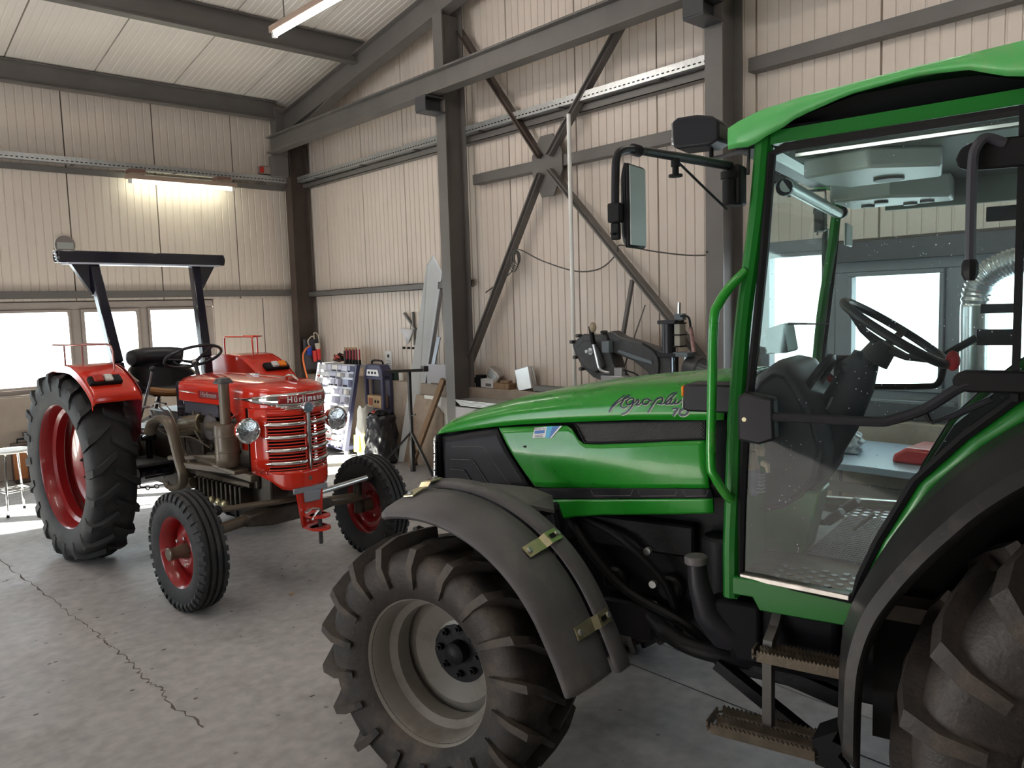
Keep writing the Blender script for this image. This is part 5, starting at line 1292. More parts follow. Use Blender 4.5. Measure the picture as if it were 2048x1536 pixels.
MB().prism([(-.040, 1.205), (-.055, 1.185), (-.02, 1.145), (-.013, 1.115), (.013, 1.115), (.02, 1.145), (.055, 1.185), (.040, 1.205)], 1.972, 1.984, 'x').build('crest_wings', CHROME, cr, bevel=.003)
text('crest_letter', 'H', .030, CHROME, cr, T(1.9885, 0, 1.172) @ Matrix(((0, 0, 1, 0), (1, 0, 0, 0), (0, 1, 0, 0), (0, 0, 0, 1))), .001)
MB().prism([(-.013, 1.14), (-.008, .80), (0, .765), (.008, .80), (.013, 1.14)], 1.966, 1.990, 'x').build('crest_bar', mat('brushed_chrome', (.42, .42, .42), .22, metal=1.0), cr, bevel=.004)
MB().cyl((1.960, 0, .715), (1.972, 0, .715), .013, n=12).build('chin_screw', BRONZE, RT_)
# bonnet side name (raised chrome script) and trim spear
MT2 = Matrix(((1, 0, 0, 1.19), (0, 0, -1, -.2505), (0, 1, 0, 1.232), (0, 0, 0, 1)))
MB().b2((1.045, -.2515, 1.205), (1.345, -.247, 1.258)).build('side_plate', REDD, RT_, bevel=.003)
text('side_badge', 'Hürlimann', .052, mat('badge_silver', (.6, .6, .6), .3, metal=.8), RT_, MT2 @ T(0, 0, .002), .0012, 1.0, offset=.001)
MB().tube([(.76, -.247, 1.243), (.9, -.25, 1.241), (1.03, -.251, 1.236)], [.003, .006, .001], 6).build('trim_spear', CHROME, RT_)
MB().tube([(.76, .247, 1.243), (.9, .25, 1.241), (1.03, .251, 1.236)], [.003, .006, .001], 6).build('trim_spear', CHROME, RT_)
MB().b2((1.30, -.03, 1.345), (1.38, .03, 1.366)).build('bonnet_catch', CHROME, RT_, bevel=.006)
MB().tube([(1.70, .02, 1.335), (1.74, .02, 1.36), (1.80, .02, 1.362), (1.86, .02, 1.335)], [.012, .012, .010, .006], 8).build('bonnet_ornament', CHROME, RT_)
MB().tube([(1.50, -.262, 1.10), (1.60, -.275, 1.13), (1.63, -.275, 1.14)], .006, 6).build('bonnet_latch', RED, RT_)
pl_ = MB().b2((1.58, -.262, 1.035), (1.66, -.254, 1.085)).build('number_badge', GREYP, RT_, bevel=.002)
text('badge_text', '70', .036, mat('badge_silver', (.6, .6, .6), .3, metal=.8), pl_, Matrix(((1, 0, 0, 1.62), (0, 0, -1, -.263), (0, 1, 0, 1.06), (0, 0, 0, 1))), .0005)
# battery/tank under the bonnet rear
MB().b2((.72, -.20, 1.07), (1.20, .20, 1.165)).build('fuel_tank', mat('tank_grey', (.09, .09, .11), .4), RT_, bevel=.01)
MB().b2((.60, -.20, 1.02), (.72, .20, 1.30)).build('dash_panel', NAVY, RT_, bevel=.01)
for k in (-.1, .0, .1): MB().cyl((.60, k, 1.27), (.585, k, 1.28), .035, n=16).build('gauge', CHROME, RT_)
# headlights
for s_ in (-1, 1):
    h_ = part('headlight', RT_)
    Mh = T(1.80, s_ * .330, 1.05) @ Ry(pi / 2)
    MB(Mh).lathe([(.001, -.085), (.035, -.075), (.060, -.045), (.073, -.005), (.075, .018)], 28).build('lamp_shell', RED, h_)
    MB(Mh).lathe([(.074, .010), (.081, .018), (.081, .030), (.073, .036), (.069, .030)], 32).build('lamp_ring', CHROME, h_)
    MB(Mh).lathe([(.001, .040), (.04, .037), (.070, .028)], 28).build('lamp_glass', LAMPG, h_)
    MB().tube([(1.74, s_ * .30, 1.06), (1.70, s_ * .26, 1.08), (1.70, s_ * .245, 1.09)], [.02, .022, .03], 8).build('lamp_arm', RED, h_)
# air cleaner
ac = part('air_cleaner', RT_)
Ma = T(1.56, -.335, 0)
MB(Ma).lathe([(.0001, .80), (.060, .80), (.072, .815), (.076, .85), (.076, 1.045), (.066, 1.07), (.035, 1.078)], 32).build('cleaner_body', BRONZE, ac, smooth=40)
MB(Ma).lathe([(.0762, .895), (.079, .898), (.079, .904), (.0762, .907)], 32).build('cleaner_band', BRONZE, ac); MB(Ma).lathe([(.0762, .995), (.079, .998), (.079, 1.004), (.0762, 1.007)], 32).build('cleaner_band', BRONZE, ac)
MB(Ma).cyl((0, 0, 1.07), (0, 0, 1.345), .034, n=24).build('intake_pipe', BRONZE, ac)
MB(Ma).lathe([(.034, 1.335), (.060, 1.335), (.060, 1.345), (.040, 1.368), (.0001, 1.375)], 24).build('intake_cap', STEELD, ac)
# front hitch: chin bracket, clevis, pin
fh = part('front_hitch', RT_)
MB().prism([(-.105, .645), (-.085, .50), (-.07, .40), (.07, .40), (.085, .50), (.095, .645)], 1.945, 1.962, 'x').build('hitch_plate', RED, fh, bevel=.003)
MB().b2((1.955, -.125, .628), (1.970, .125, .662)).build('number_holder', mat('holder_grey', (.30, .31, .35), .4, metal=.5), fh, bevel=.002)
MB().prism([(-.06, .635), (-.055, .565), (.055, .565), (.065, .635)], 1.966, 1.985, 'x').build('holder_box', mat('holder_grey', (.30, .31, .35), .4, metal=.5), fh, bevel=.003)
MB().cyl((1.95, 0, .405), (2.03, 0, .405), .001, n=3).b2((1.95, -.065, .395), (2.05, .065, .410)).b2((1.95, -.065, .475), (2.05, .065, .488)).build('clevis', RED, fh, bevel=.005)
MB().lathe([(.001, .395), (.065, .395), (.065, .410), (.001, .410)], 20, M=T(2.05, 0, 0)).lathe([(.001, .475), (.065, .475), (.065, .488), (.001, .488)], 20, M=T(2.05, 0, 0)).build('clevis_lip', RED, fh)
MB().cyl((2.05, 0, .30), (2.05, 0, .52), .013, n=14).build('hitch_pin', STEELD, fh)
MB().tube([(2.05, 0, .52), (2.04, -.05, .535), (2.04, -.10, .52)], .010, 8).tube([(2.05, 0, .52), (2.06, -.04, .50), (2.07, -.07, .47)], .008, 8).build('pin_handle', CHROME, fh)
# seat
st = part('driver_seat', RT_)
MB().tube(smoothpath([(-.10, -.21, 1.445), (-.14, -.12, 1.46), (-.15, 0, 1.465), (-.14, .12, 1.46), (-.10, .21, 1.445)], 4), [.045] + [.068] * 15 + [.045], 14).build('back_roll', VINYL, st)
def pan(u, v):
    th = lerp(-pi * .62, pi * .62, u); r = .22 + .03 * v
    return (-.02 - r * cos(th) * .9, r * sin(th), lerp(1.18, 1.40 - .13 * (abs(th) / 2) ** 2, v))
MB().grid(pan, 28, 6).build('seat_shell', VINYL, st, smooth=60, solid=.02, soff=0)
MB().tube([V(pan(i / 28, 1)) for i in range(29)], .010, 8).build('shell_piping', mat('piping_cream', (.35, .30, .24), .5), st)
MB().box((.02, 0, 1.19), (.36, .38, .06)).build('seat_cushion', VINYL, st, bevel=.025, seg=3)
MB().tube(smoothpath([(.18, -.20, 1.21), (.23, -.10, 1.19), (.24, 0, 1.185), (.23, .10, 1.19), (.18, .20, 1.21)], 4), .032, 10).build('cushion_front', VINYLBR, st)
for b in (-.1, .1): MB().tube([(.1, b, 1.16), (.0, b, 1.02), (-.1, b, .92)], .014, 8).build('seat_strut', ALU, st)
# steering wheel
sw = part('steering_wheel', RT_)
c0 = V((.50, 0, 1.465)); nn_ = V((-.42, 0, .90)).normalized(); uu = V((.90, 0, .42)).normalized(); vv = V((0, 1, 0))
MB().tube([c0 + (uu * cos(t) + vv * sin(t)) * .205 for t in [2 * pi * i / 44 for i in range(44)]], .0115, 8, closed=True).build('wheel_rim', VINYL, sw)
hb = c0 - nn_ * .05
for k in range(3):
    t = 2 * pi * k / 3 + .4; e = c0 + (uu * cos(t) + vv * sin(t)) * .20
    MB().tube([hb, hb + (e - hb) * .5 + nn_ * .008, e], [.016, .009, .008], 6).build('spoke', VINYL, sw)
MB().cyl(hb - nn_ * .02, hb + nn_ * .02, .028, n=16).build('wheel_hub', CHROME, sw)
MB().cyl(hb - nn_ * .30, hb, .016, n=10).build('steering_column', STEELD, sw)
MB().tube([hb + V((0, -.02, -.02)), hb + V((.0, -.14, .0)), hb + V((0, -.16, .02))], .006, 6).build('throttle_lever', STEELD, sw)
# roll bar
rb = part('roll_bar', RT_)
MB().b2((-.25, -.655, 2.195), (-.15, .655, 2.285)).build('top_beam', NAVY, rb, bevel=.006)
MB().b2((-.27, -.60, 2.183), (-.13, .60, 2.196)).build('beam_lip', mat('silver_strip', (.5, .5, .55), .35, metal=.7), rb)
for s_ in (-1, 1):
    MB().bar((-.20, s_ * .405, 2.20), (.0, s_ * .355, 1.43), .075, .075, (1, 0, 0)).bar((0, s_ * .355, 1.43), (.06, s_ * .33, .95), .075, .075, (1, 0, 0)).build('post', NAVY, rb, bevel=.008)
    MB().prism([(s_ * .41, 2.197), (s_ * .575, 2.197), (s_ * .425, 1.95), (s_ * .39, 1.95)], -.215, -.165, 'x').build('gusset', NAVY, rb)
    MB().cyl((-.20, s_ * .655, 2.24), (-.20, s_ * .663, 2.24), .044, n=20).build('beam_end_plug', SEAL, rb)
for k in range(4): MB().tube([(-.20 + .05 * cos(q), -.66 - .004 * k, 2.24 - .035 + .022 * k + .01 * sin(q)) for q in (-1.5, -.5, .5, 1.5)], .004, 6).build('spring_coil', ALU, rb)
# fenders
FP = [(-.20, 1.418), (-.12, 1.430), (-.04, 1.438), (.04, 1.442), (.12, 1.445), (.20, 1.445), (.30, 1.436), (.40, 1.405), (.48, 1.368), (.56, 1.322), (.63, 1.270), (.648, 1.245), (.650, 1.200)]
for s_ in (-1, 1):
    fd = part('rear_fender', RT_)
    def ff(u, v, s_=s_):
        i = u * (len(FP) - 1); j = min(int(i), len(FP) - 2); a = lerp(FP[j][0], FP[j + 1][0], i - j); z = lerp(FP[j][1], FP[j + 1][1], i - j)
        b = lerp(-.79, -.465, v); e = max(0, abs(v - .5) * 2 - .82) / .18
        return (a, -s_ * b if s_ > 0 else b, z - .022 * e ** 2)
    MB().grid(ff, 40, 20).build('fender_top', RED, fd, smooth=50, solid=.006, soff=0)
    poly = FP + [(.62, 1.12), (.58, .95), (.50, .88), (-.3, .88), (-.45, 1.1)]
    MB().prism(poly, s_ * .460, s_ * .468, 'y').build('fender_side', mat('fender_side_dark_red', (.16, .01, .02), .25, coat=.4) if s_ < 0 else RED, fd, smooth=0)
    MB().prism([(p[0], p[1]) for p in FP] + [(p[0] - .02 if p[0] > 0 else p[0] + .02, p[1] - .05) for p in FP[::-1]], s_ * .785, s_ * .791, 'y').build('fender_lip', RED, fd, smooth=0)
    # lamp on the sloping front face
    lc = MB().box((.555, s_ * .665, 1.345), (.075, .215, .040), R=Ry(radians(40)).to_3x3()).build('lamp_base', SEAL, fd, bevel=.008)
    for (b0, b1, mm_) in ((.620, .675, CLEARL), (.680, .745, REDL if s_ < 0 else AMBER)):
        MB().box((.568, s_ * (b0 + b1) / 2, 1.362), (.058, b1 - b0, .03), R=Ry(radians(40)).to_3x3()).build('lens', mm_, lc, bevel=.006)
    # hand rail hoops
    mr2_ = RED if s_ > 0 else mat('rail_red_silver', (.42, .20, .18), .3, metal=.5)
    rl = part('fender_rail', fd)
for s_, fd in zip((-1, 1), [o for o in bpy.data.objects if o.name.startswith('rear_fender') and o.parent == RT_]):
    for c in [c for c in bpy.data.objects if c.parent == fd and c.name.startswith('fender_rail')]: bpy.data.objects.remove(c)
    mr2_ = RED if s_ > 0 else mat('rail_red_silver', (.42, .20, .18), .3, metal=.5)
    z0 = 1.445; zt = 1.588
    P1 = smoothpath([(.16, s_ * .76, z0), (.15, s_ * .76, 1.55), (.16, s_ * .755, zt), (.05, s_ * .70, zt)], 3)
    MB().tube([V((-.10, s_ * .76, zt)), V((.15, s_ * .76, zt)), V((.30, s_ * .70, zt)), V((.36, s_ * .63, zt)), V((.385, s_ * .57, zt)), V((.405, s_ * .55, zt - .015)), V((.415, s_ * .545, zt - .05)), V((.42, s_ * .545, z0 - .04))], .0065, 8).build('hand_rail', mr2_, fd)
    MB().tube([V((.12, s_ * .76, zt)), V((.12, s_ * .76, z0))], .0065, 8).build('rail_post', mr2_, fd)
    MB().tube(smoothpath([V((-.08, s_ * .57, z0 - .01)), V((-.08, s_ * .57, zt - .03)), V((-.06, s_ * .57, zt)), V((.0, s_ * .57, zt)), V((.385, s_ * .57, zt))], 3), .0065, 8).build('hand_rail', mr2_, fd)
# rear linkage behind
MB().bar((-.2, -.3, .6), (-.85, -.35, .45), .05, .03).bar((-.2, .3, .6), (-.85, .35, .45), .05, .03).bar((-.3, 0, .95), (-.8, 0, .8), .03, .03).build('rear_linkage', BRONZED, RT_)
# ================================================================== THINGS AROUND THE HALL
# stool
t = thing('stool', 'round white topped stool with thin chrome legs beside the red tractor wheel', 'stool', (1.43, 8.50, 0), .25)
MB().lathe([(.0001, .575), (.155, .575), (.165, .583), (.165, .592), (.155, .600), (.0001, .600)], 32).build('seat', WHITE, t, smooth=30)
for k in range(4):
    a = pi / 4 + k * pi / 2; d = V((cos(a), sin(a), 0))
    p2 = V((cos(a + .28), sin(a + .28), 0))
    MB().tube([d * .09 + V((0, 0, .572)), d * .135 + V((0, 0, .568)), d * .145 + V((0, 0, .54)), d * .185 + V((0, 0, .02)), d * .185 + V((0, 0, .0))], .010, 8).build('leg', CHROME, t)
    MB().cyl(d * .185, d * .185 + V((0, 0, .025)), .013, n=10).build('rubber_foot', SEAL, t)
for z_, r_ in ((.22, .172), (.235, .150)):
    P = [V((cos(pi / 4 + k * pi / 2) * r_, sin(pi / 4 + k * pi / 2) * r_, z_)) for k in range(4)]
    MB().tube(P, .007, 6, closed=True).build('footrest', CHROME, t)
# gas canister
t = thing('metal_canister', 'dark copper coloured canister on the floor behind the stool', 'canister', (1.83, 10.12, 0))
MB().b2((-.12, -.10, 0), (.10, .10, .44)).build('can_body', mat('dark_can', (.07, .045, .035), .4, var=.2), t, bevel=.02, seg=2)
MB().b2((-.135, -.125, .05), (.0, -.10, .40)).build('copper_shield', mat('copper_brown', (.34, .13, .05), .4, metal=.5), t, bevel=.01)
MB().tube([(-.06, 0, .44), (-.06, 0, .48), (.05, 0, .48), (.05, 0, .44)], .012, 8).build('handle', SEAL, t)
# caster on a bracket at the window wall
t = thing('jockey_roller', 'small caster wheel sticking out of the low wall beyond the stool', 'wheel', (1.98, 10.30, .40))
MB().lathe([(.03, -.02), (.075, -.02), (.085, -.01), (.085, .01), (.075, .02), (.03, .02)], 28, M=T(0, -.03, 0) @ Rx(pi / 2)).build('caster_tyre', GREYP, t)
MB().cyl((0, -.055, 0), (0, 0, 0), .03, n=14).build('caster_hub', ZINC, t); MB().b2((-.12, -.05, .09), (.18, .03, .13)).build('caster_bracket', STEELD, t)
# round wall device
t = thing('wall_clock', 'round digital wall gauge half hidden behind the roll bar', 'clock', (2.47, YW, 2.645))
MB().lathe([(.0001, -.035), (.10, -.035), (.108, -.028), (.108, 0)], 40, M=Rx(-pi / 2)).build('clock_case', mat('clock_brown_grey', (.19, .16, .15), .5), t, smooth=30)
MB().lathe([(.1085, -.022), (.113, -.015), (.113, -.002)], 40, M=Rx(-pi / 2)).build('clock_ring', WHITE, t)
MB().b2((-.085, -.040, -.045), (.085, -.034, .03)).build('clock_display', mat('lcd_grey', (.33, .35, .33), .3), t)
# emergency light on the tray
t = thing('emergency_lamp', 'small grey box with red end standing on the tray in the corner', 'emergency lamp', (5.02, 10.33, 3.66))
MB().b2((-.15, -.05, 0), (.17, .05, .11)).build('lamp_case', mat('box_taupe', (.30, .25, .22), .5), t, bevel=.02, seg=2)
MB().b2((-.16, -.055, .01), (-.10, -.045, .09)).build('red_end', REDL, t); MB().b2((.03, -.056, .015), (.15, -.05, .095)).build('lamp_panel', mat('grille_brown', (.15, .10, .09), .5), t)
# corner socket box with plugs
t = thing('socket_box', 'dark socket box on the corner column with red and blue plugs', 'socket box', (5.28, 10.05, 0))
MB().b2((-.03, -.03, 1.0), (.20, .03, 1.42)).build('box_body', mat('box_navy_grey', (.045, .045, .06), .5), t, bevel=.006)
MB().cyl((.02, -.05, 1.32), (.02, -.05, 1.20), .035, n=14).build('blue_plug', mat('plug_blue', (.01, .05, .35), .4), t)
for (x, z) in ((.08, 1.26), (.14, 1.28)): MB().cyl((x, -.07, z), (x + .01, -.07, z - .15), .035, .028, n=14).build('red_plug', mat('plug_red', (.6, .03, .03), .4), t)
MB().cyl((.14, -.07, 1.28), (.13, -.07, 1.36), .038, n=14).build('plug_collar', mat('plug_cream', (.5, .45, .38), .5), t)
MB().tube(smoothpath([(.02, -.05, 1.33), (.0, -.06, 1.40), (.06, -.08, 1.46), (.10, -.06, 1.42), (.10, -.05, 1.50), (.15, -.07, 1.48), (.17, -.06, 1.36)], 5), .009, 6).build('plug_cable', mat('cable_beige', (.45, .40, .33), .5), t)
o = MB().tube(smoothpath([(5.30, 9.98, 1.32), (5.22, 9.93, 1.30), (5.15, 9.9, 1.22), (5.14, 9.88, 1.1), (5.17, 9.86, .9), (5.22, 9.82, .6), (5.2, 9.8, .3), (5.12, 9.7, .02)], 5), .012, 8).build('orange_cable', mat('cable_orange', (.75, .18, .05), .5))
tag(o, 'orange cable hanging from the corner socket box to the floor', 'cable')
# tool trolley with its pegboard side
TT = thing('tool_trolley', 'tall slanted tool trolley whose silver side is covered with small boxes', 'tool trolley', (5.15, 8.98, 0), radians(-90))
SILV = mat('trolley_silver', (.62, .62, .66), .35, metal=.3, var=.05)
NV = mat('trolley_navy', (.05, .05, .10), .4)
# local: x along the board, -y towards the room, board leans
bw_, bh_ = .92, 1.0
def bpnt(x, z, o=0): return V((x, -.0 - (1 - z / bh_) * .22 - o, z + .10))
vs = [bpnt(-bw_ / 2, 0), bpnt(bw_ / 2, 0), bpnt(bw_ / 2, bh_), bpnt(-bw_ / 2, bh_)]
MB().add(vs, [(0, 1, 2, 3)]).build('tool_board', SILV, TT, smooth=0, solid=.01)
for x in (-bw_ / 2, bw_ / 2): MB().bar(bpnt(x, -.02), bpnt(x, bh_ + .02), .05, .05, (0, 1, 0)).build('board_post', NV, TT)
MB().b2((-.44, -.22, .08), (.44, .16, .13)).build('trolley_base', NV, TT, bevel=.006)
MB().b2((-.44, .01, 1.08), (.44, .18, 1.12)).build('top_shelf', SILV, TT, bevel=.006)
for x in (-.38, .38):
    for y_ in (-.16, .12):
        MB().lathe([(.012, -.014), (.045, -.014), (.05, 0), (.045, .014), (.012, .014)], 20, M=T(x, y_, .05) @ Rx(pi / 2)).build('caster', GREYP, TT)
        MB().b2((x - .02, y_ - .02, .05), (x + .02, y_ + .02, .09)).build('caster_fork', ZINC, TT)
random.seed(21)
LAV = [mat('bin_%s' % n, c, .4) for n, c in (('white', (.72, .72, .76)), ('lilac', (.50, .50, .62)), ('pale', (.66, .64, .62)), ('blue', (.30, .33, .5)))]
z = .02; r_i = 0
while z < .96:
    hz = random.choice((.07, .09, .11)); x = -.40
    while x < .38:
        wx = random.choice((.08, .11, .15, .18)); wx = min(wx, .41 - x)
        c = bpnt(x + wx / 2, z + hz / 2, .035)
        if random.random() < .86:
            MB().box(c, (wx - .018, .05 + .02 * random.random(), hz - .02), R=Rx(-.16).to_3x3()).build('small_bin', random.choice(LAV[:3] if random.random() < .9 else LAV), TT, bevel=.004)
        if random.random() < .5: MB().cyl(c + V((-wx * .3, -.03, -.03)), c + V((wx * .3, -.03, -.03)), .012, n=8).build('tool', random.choice((SEAL, NV, REDL)), TT)
        x += wx
    z += hz + .005
o = thing('cable_heap', 'heap of black and red cables in an open box on the trolley top', 'cables', (5.245, 9.0, 1.12), radians(-90))
random.seed(4)
for k in range(16):
    P = [V((random.uniform(-.14, .12), random.uniform(-.09, .09), .03 + .10 * random.random())) for _ in range(5)]
    MB().tube(smoothpath(P, 4), .009 if k < 13 else .006, 6).build('cable', SEAL if k % 4 else mat('cable_red', (.5, .06, .04), .5), o)
MB().b2((-.15, .10, 0), (.15, .115, .20)).build('box_back', CARD, o); MB().b2((.14, -.08, 0), (.155, .115, .17)).build('box_side', mat('box_dark', (.10, .08, .08), .6), o)
for k in range(5):
    p = V((5.20, 8.84 - .075 * k, 1.12))
    o = thing('screwdriver', 'red handled screwdriver standing upright on the trolley top edge', 'screwdriver', tuple(p), 0, 'screwdrivers in a row on the trolley top')
    MB().cyl((0, 0, .05), (0, 0, .19), .012, .010, n=10).build('handle', mat('handle_dark_red', (.30, .02, .03), .4), o); MB().cyl((0, 0, 0), (0, 0, .06), .018, n=10).build('socket', SEAL, o)
# navy cart with carry case
NC = thing('equipment_cart', 'dark navy cart standing behind the black rubbish bag by the long wall', 'cart', (5.28, 8.27, 0), radians(-90))
MB().b2((-.19, -.06, .10), (.19, .06, .14)).b2((-.19, -.06, .95), (.19, .06, .98)).build('cart_shelf', NV, NC)
for x in (-.185, .185):
    for y_ in (-.05, .05): MB().b2((x - .02, y_ - .02, .06), (x + .02, y_ + .02, 1.0)).build('cart_post', NV, NC)
MB().b2((-.18, .04, .15), (.18, .05, .95)).build('cart_back', mat('cart_panel', (.05, .045, .055), .5), NC)
MB().b2((-.18, -.06, .58), (.18, .06, .60)).build('middle_shelf', NV, NC)
for x in (-.23, .23): MB().lathe([(.012, -.014), (.045, -.014), (.05, 0), (.045, .014), (.012, .014)], 20, M=T(x * .8, -.0, .05) @ Ry(pi / 2)).build('caster', GREYP, NC)
cs = thing('tool_case', 'black carry case with white front and arched handle on the navy cart', 'tool case', (5.28, 8.27, .98), radians(-90))
MB().prism([(-.20, 0), (-.20, .08), (-.15, .15), (.15, .15), (.20, .08), (.20, 0)], -.07, .07, 'y').build('case_shell', NV, cs, bevel=.01)
MB().prism([(-.14, .01), (-.12, .09), (.12, .09), (.14, .01)], -.078, -.068, 'y').build('case_front', LAV[0], cs, bevel=.004)
MB().tube(smoothpath([(-.12, 0, .14), (-.10, 0, .19), (.10, 0, .19), (.12, 0, .14)], 3), .012, 8).build('case_handle', SEAL, cs)
for x in (-.07, 0, .07): MB().box((x, -.08, .05), (.03, .01, .03)).build('tool_slot', SEAL, cs)
o = thing('cardboard_box', 'brown cardboard box with two holes on the navy cart shelf', 'box', (5.28, 8.27, .60), radians(-90))
MB().b2((-.15, -.07, 0), (.15, .035, .15)).build('box_body', CARD, o, bevel=.004)
for x in (.03, .09): MB().cyl((x, -.071, .08), (x, -.075, .08), .018, n=14).build('box_hole', SEAL, o)
MB().b2((-.12, -.074, .03), (-.03, -.071, .12)).build('box_print', mat('print_brown', (.22, .07, .04), .7), o)
# bags
def blob_bag(name, label, cat, loc, rz, w_, d_, h_, m, seed, crump=.10, top=.55, group=None):
    random.seed(seed); ph = [random.uniform(0, 6.28) for _ in range(12)]
    def fn(u, v):
        t_ = u * 2 * pi; k = sin(pi * min(1, v * 1.05) ** .55) if v > .02 else .9
        prof = interp([(0, .0), (.001, .82), (.10, 1.0), (.55, 1.0), (.8, .85), (.95, top), (1, top * .9)], v)
        n_ = 1 + crump * (sin(3 * t_ + ph[0] + 6 * v) * .5 + sin(7 * t_ + ph[1] + 11 * v) * .3 + sin(13 * t_ + ph[2] - 17 * v) * .2 + sin(19 * v + 4 * t_ + ph[3]) * .3)
        sx = abs(cos(t_)) ** .7 * (1 if cos(t_) > 0 else -1); sy = abs(sin(t_)) ** .7 * (1 if sin(t_) > 0 else -1)
        return (w_ / 2 * prof * n_ * sx, d_ / 2 * prof * n_ * sy, h_ * v + .015 * sin(5 * t_ + ph[4]) * v)
    o = thing(name, label, cat, loc, rz, group)
    MB().grid(fn, 72, 30).build('bag_skin', m, o, smooth=80)
    return o
BAGM = mat('black_bag_plastic', (.03, .03, .035), .22, bump=.6, bscale=14)
bb = blob_bag('rubbish_bag', 'crumpled black rubbish bag standing in front of the navy cart', 'rubbish bag', (5.03, 7.86, 0), .4, .36, .34, .58, BAGM, 2, .10, .85)
random.seed(9)
for k in range(7):
    o2 = MB().ball((random.uniform(-.12, .12), random.uniform(-.1, .1), .57 + random.uniform(0, .05)), random.uniform(.03, .07), 8, sc=(1, 1, .6)).build('rubbish_piece', [SEAL, REDL, LAV[0], NV, SEAL, ALU, SEAL][k], bb)
yb = blob_bag('feed_sack', 'tall white and yellow sack leaning beside the black rubbish bag', 'sack', (5.06, 8.24, 0), .2, .24, .18, .64, mat('sack_white', (.72, .72, .68), .35, bump=.4, bscale=12), 5, .05, .8)
MB().grid(lambda u, v: (-.137 + .012 * v, lerp(-.02, .08, u), lerp(.10, .30, v)), 4, 4).build('yellow_print', mat('sack_yellow', (.75, .68, .08), .4), yb, solid=.004)
MB().grid(lambda u, v: (lerp(-.13, .10, u), -.106 - .010 * sin(pi * u), lerp(.06, .30, v)), 6, 4).build('yellow_print', mat('sack_yellow', (.75, .68, .08), .4), yb, solid=.004)
for z_, s_ in ((.52, 'P'), (.44, 'K')): text('sack_letter', s_, .09, SEAL, yb, Matrix(((1, 0, 0, -.02), (0, 0, -1, -.118), (0, 1, 0, z_), (0, 0, 0, 1))), .001)
# tall sheet metal strip leaning against the column
SM = thing('sheet_metal_strip', 'tall film covered sheet metal strip leaning by the first column', 'sheet metal', (0, 0, 0))
SHEET = mat('film_covered_sheet', (.82, .87, .90), .35, metal=.1, var=.05, vscale=3)  # pale base colour raised to stand in for reflected sun
PTS = [(5.19, 7.78, 0.0), (5.335, 7.655, 0.0), (5.50, 7.17, 2.16), (5.42, 7.24, 2.38), (5.36, 7.29, 2.27)]
MB().add([PTS[0], PTS[1], PTS[2], PTS[3], PTS[4]], [(0, 1, 2, 3, 4)]).build('sheet', SHEET, SM, smooth=0, solid=.004, soff=0)
MB().bar((5.335, 7.645, 0), (5.498, 7.16, 2.16), .012, .05).build('folded_edge', mat('folded_steel', (.28, .29, .32), .4, metal=.6), SM, smooth=0)
# second, shorter folded profile before it
o = MB().bar((5.28, 7.60, 0), (5.44, 7.22, 1.46), .06, .012, (1, 0, 0)).build('steel_profile', mat('folded_steel', (.28, .29, .32), .4, metal=.6), smooth=0)
tag(o, 'narrow grey steel profile leaning against the tall sheet metal strip', 'metal profile')
# material stand (tripod)
ts = thing('tripod_stand', 'black T topped tripod material stand before the sheet metal', 'tripod stand', (4.97, 7.16, 0), 0)
BL = mat('stand_black', (.04, .038, .038), .45)
MB().bar((0, 0, .10), (0, 0, 1.10), .032, .032).build('centre_post', BL, ts); MB().bar((0, 0, 0), (0, 0, .35), .042, .042).build('lower_post', BL, ts)
MB().bar((-.20, .14, 1.115), (.13, -.11, 1.115), .05, .03).build('head_bar', BL, ts); MB().b2((.10, -.14, 1.10), (.16, -.08, 1.16)).build('end_stop', BL, ts)
for (x, y_) in ((-.26, .32), (-.04, -.42), (.20, .22)): MB().bar((0, 0, .44), (x, y_, .012), .030, .020).build('leg', BL, ts)
MB().cyl((0, -.02, .62), (0, -.09, .64), .008, n=8).build('clamp_lever', BL, ts)
# paper notices, plastic bag, coats on the wall
for (y_, z_, w_, h_, lb) in ((8.42, 1.12, .15, .30, 'narrow white notice with a dark logo fixed above the navy cart'), (7.52, 1.30, .20, .50, 'large white sheet on the wall right behind the sheet metal strip')):
    o = thing('paper_notice', lb, 'notice', (XW - .004, y_, z_)); MB().b2((-.004, -w_ / 2, -h_ / 2), (0, w_ / 2, h_ / 2)).build('sheet', PAPER, o)
    MB().b2((-.006, -.02, h_ / 2 - .08), (-.004, .02, h_ / 2 - .04)).build('printed_mark', SEAL, o)
    for k in range(4): MB().b2((-.0055, -w_ * .35, h_ / 2 - .12 - .03 * k), (-.004, w_ * .3, h_ / 2 - .125 - .03 * k)).build('printed_line', GREYP, o)
o = thing('wall_bracket_hooks', 'pair of slanted grey flat bars hung on the wall beside the sheet metal', 'wall hooks', (XW - .02, 7.85, 1.6))
MB().bar((0, .16, .14), (0, -.06, -.06), .02, .035, (1, 0, 0)).build('flat_bar', STEEL, o); MB().bar((0, -.02, .15), (0, -.03, -.25), .02, .03, (1, 0, 0)).build('flat_bar', STEEL, o)
MB().add([(-.0, .26, -.04), (-.0, -.02, -.06), (-.0, .12, -.24)], [(0, 1, 2)]).build('hanging_flap', LAV[0], o, solid=.004)
for k in (-.02, .08, .18): MB().cyl((0, k, -.28), (-.03, k, -.28), .015, n=10).build('hook_knob', SEAL, o)
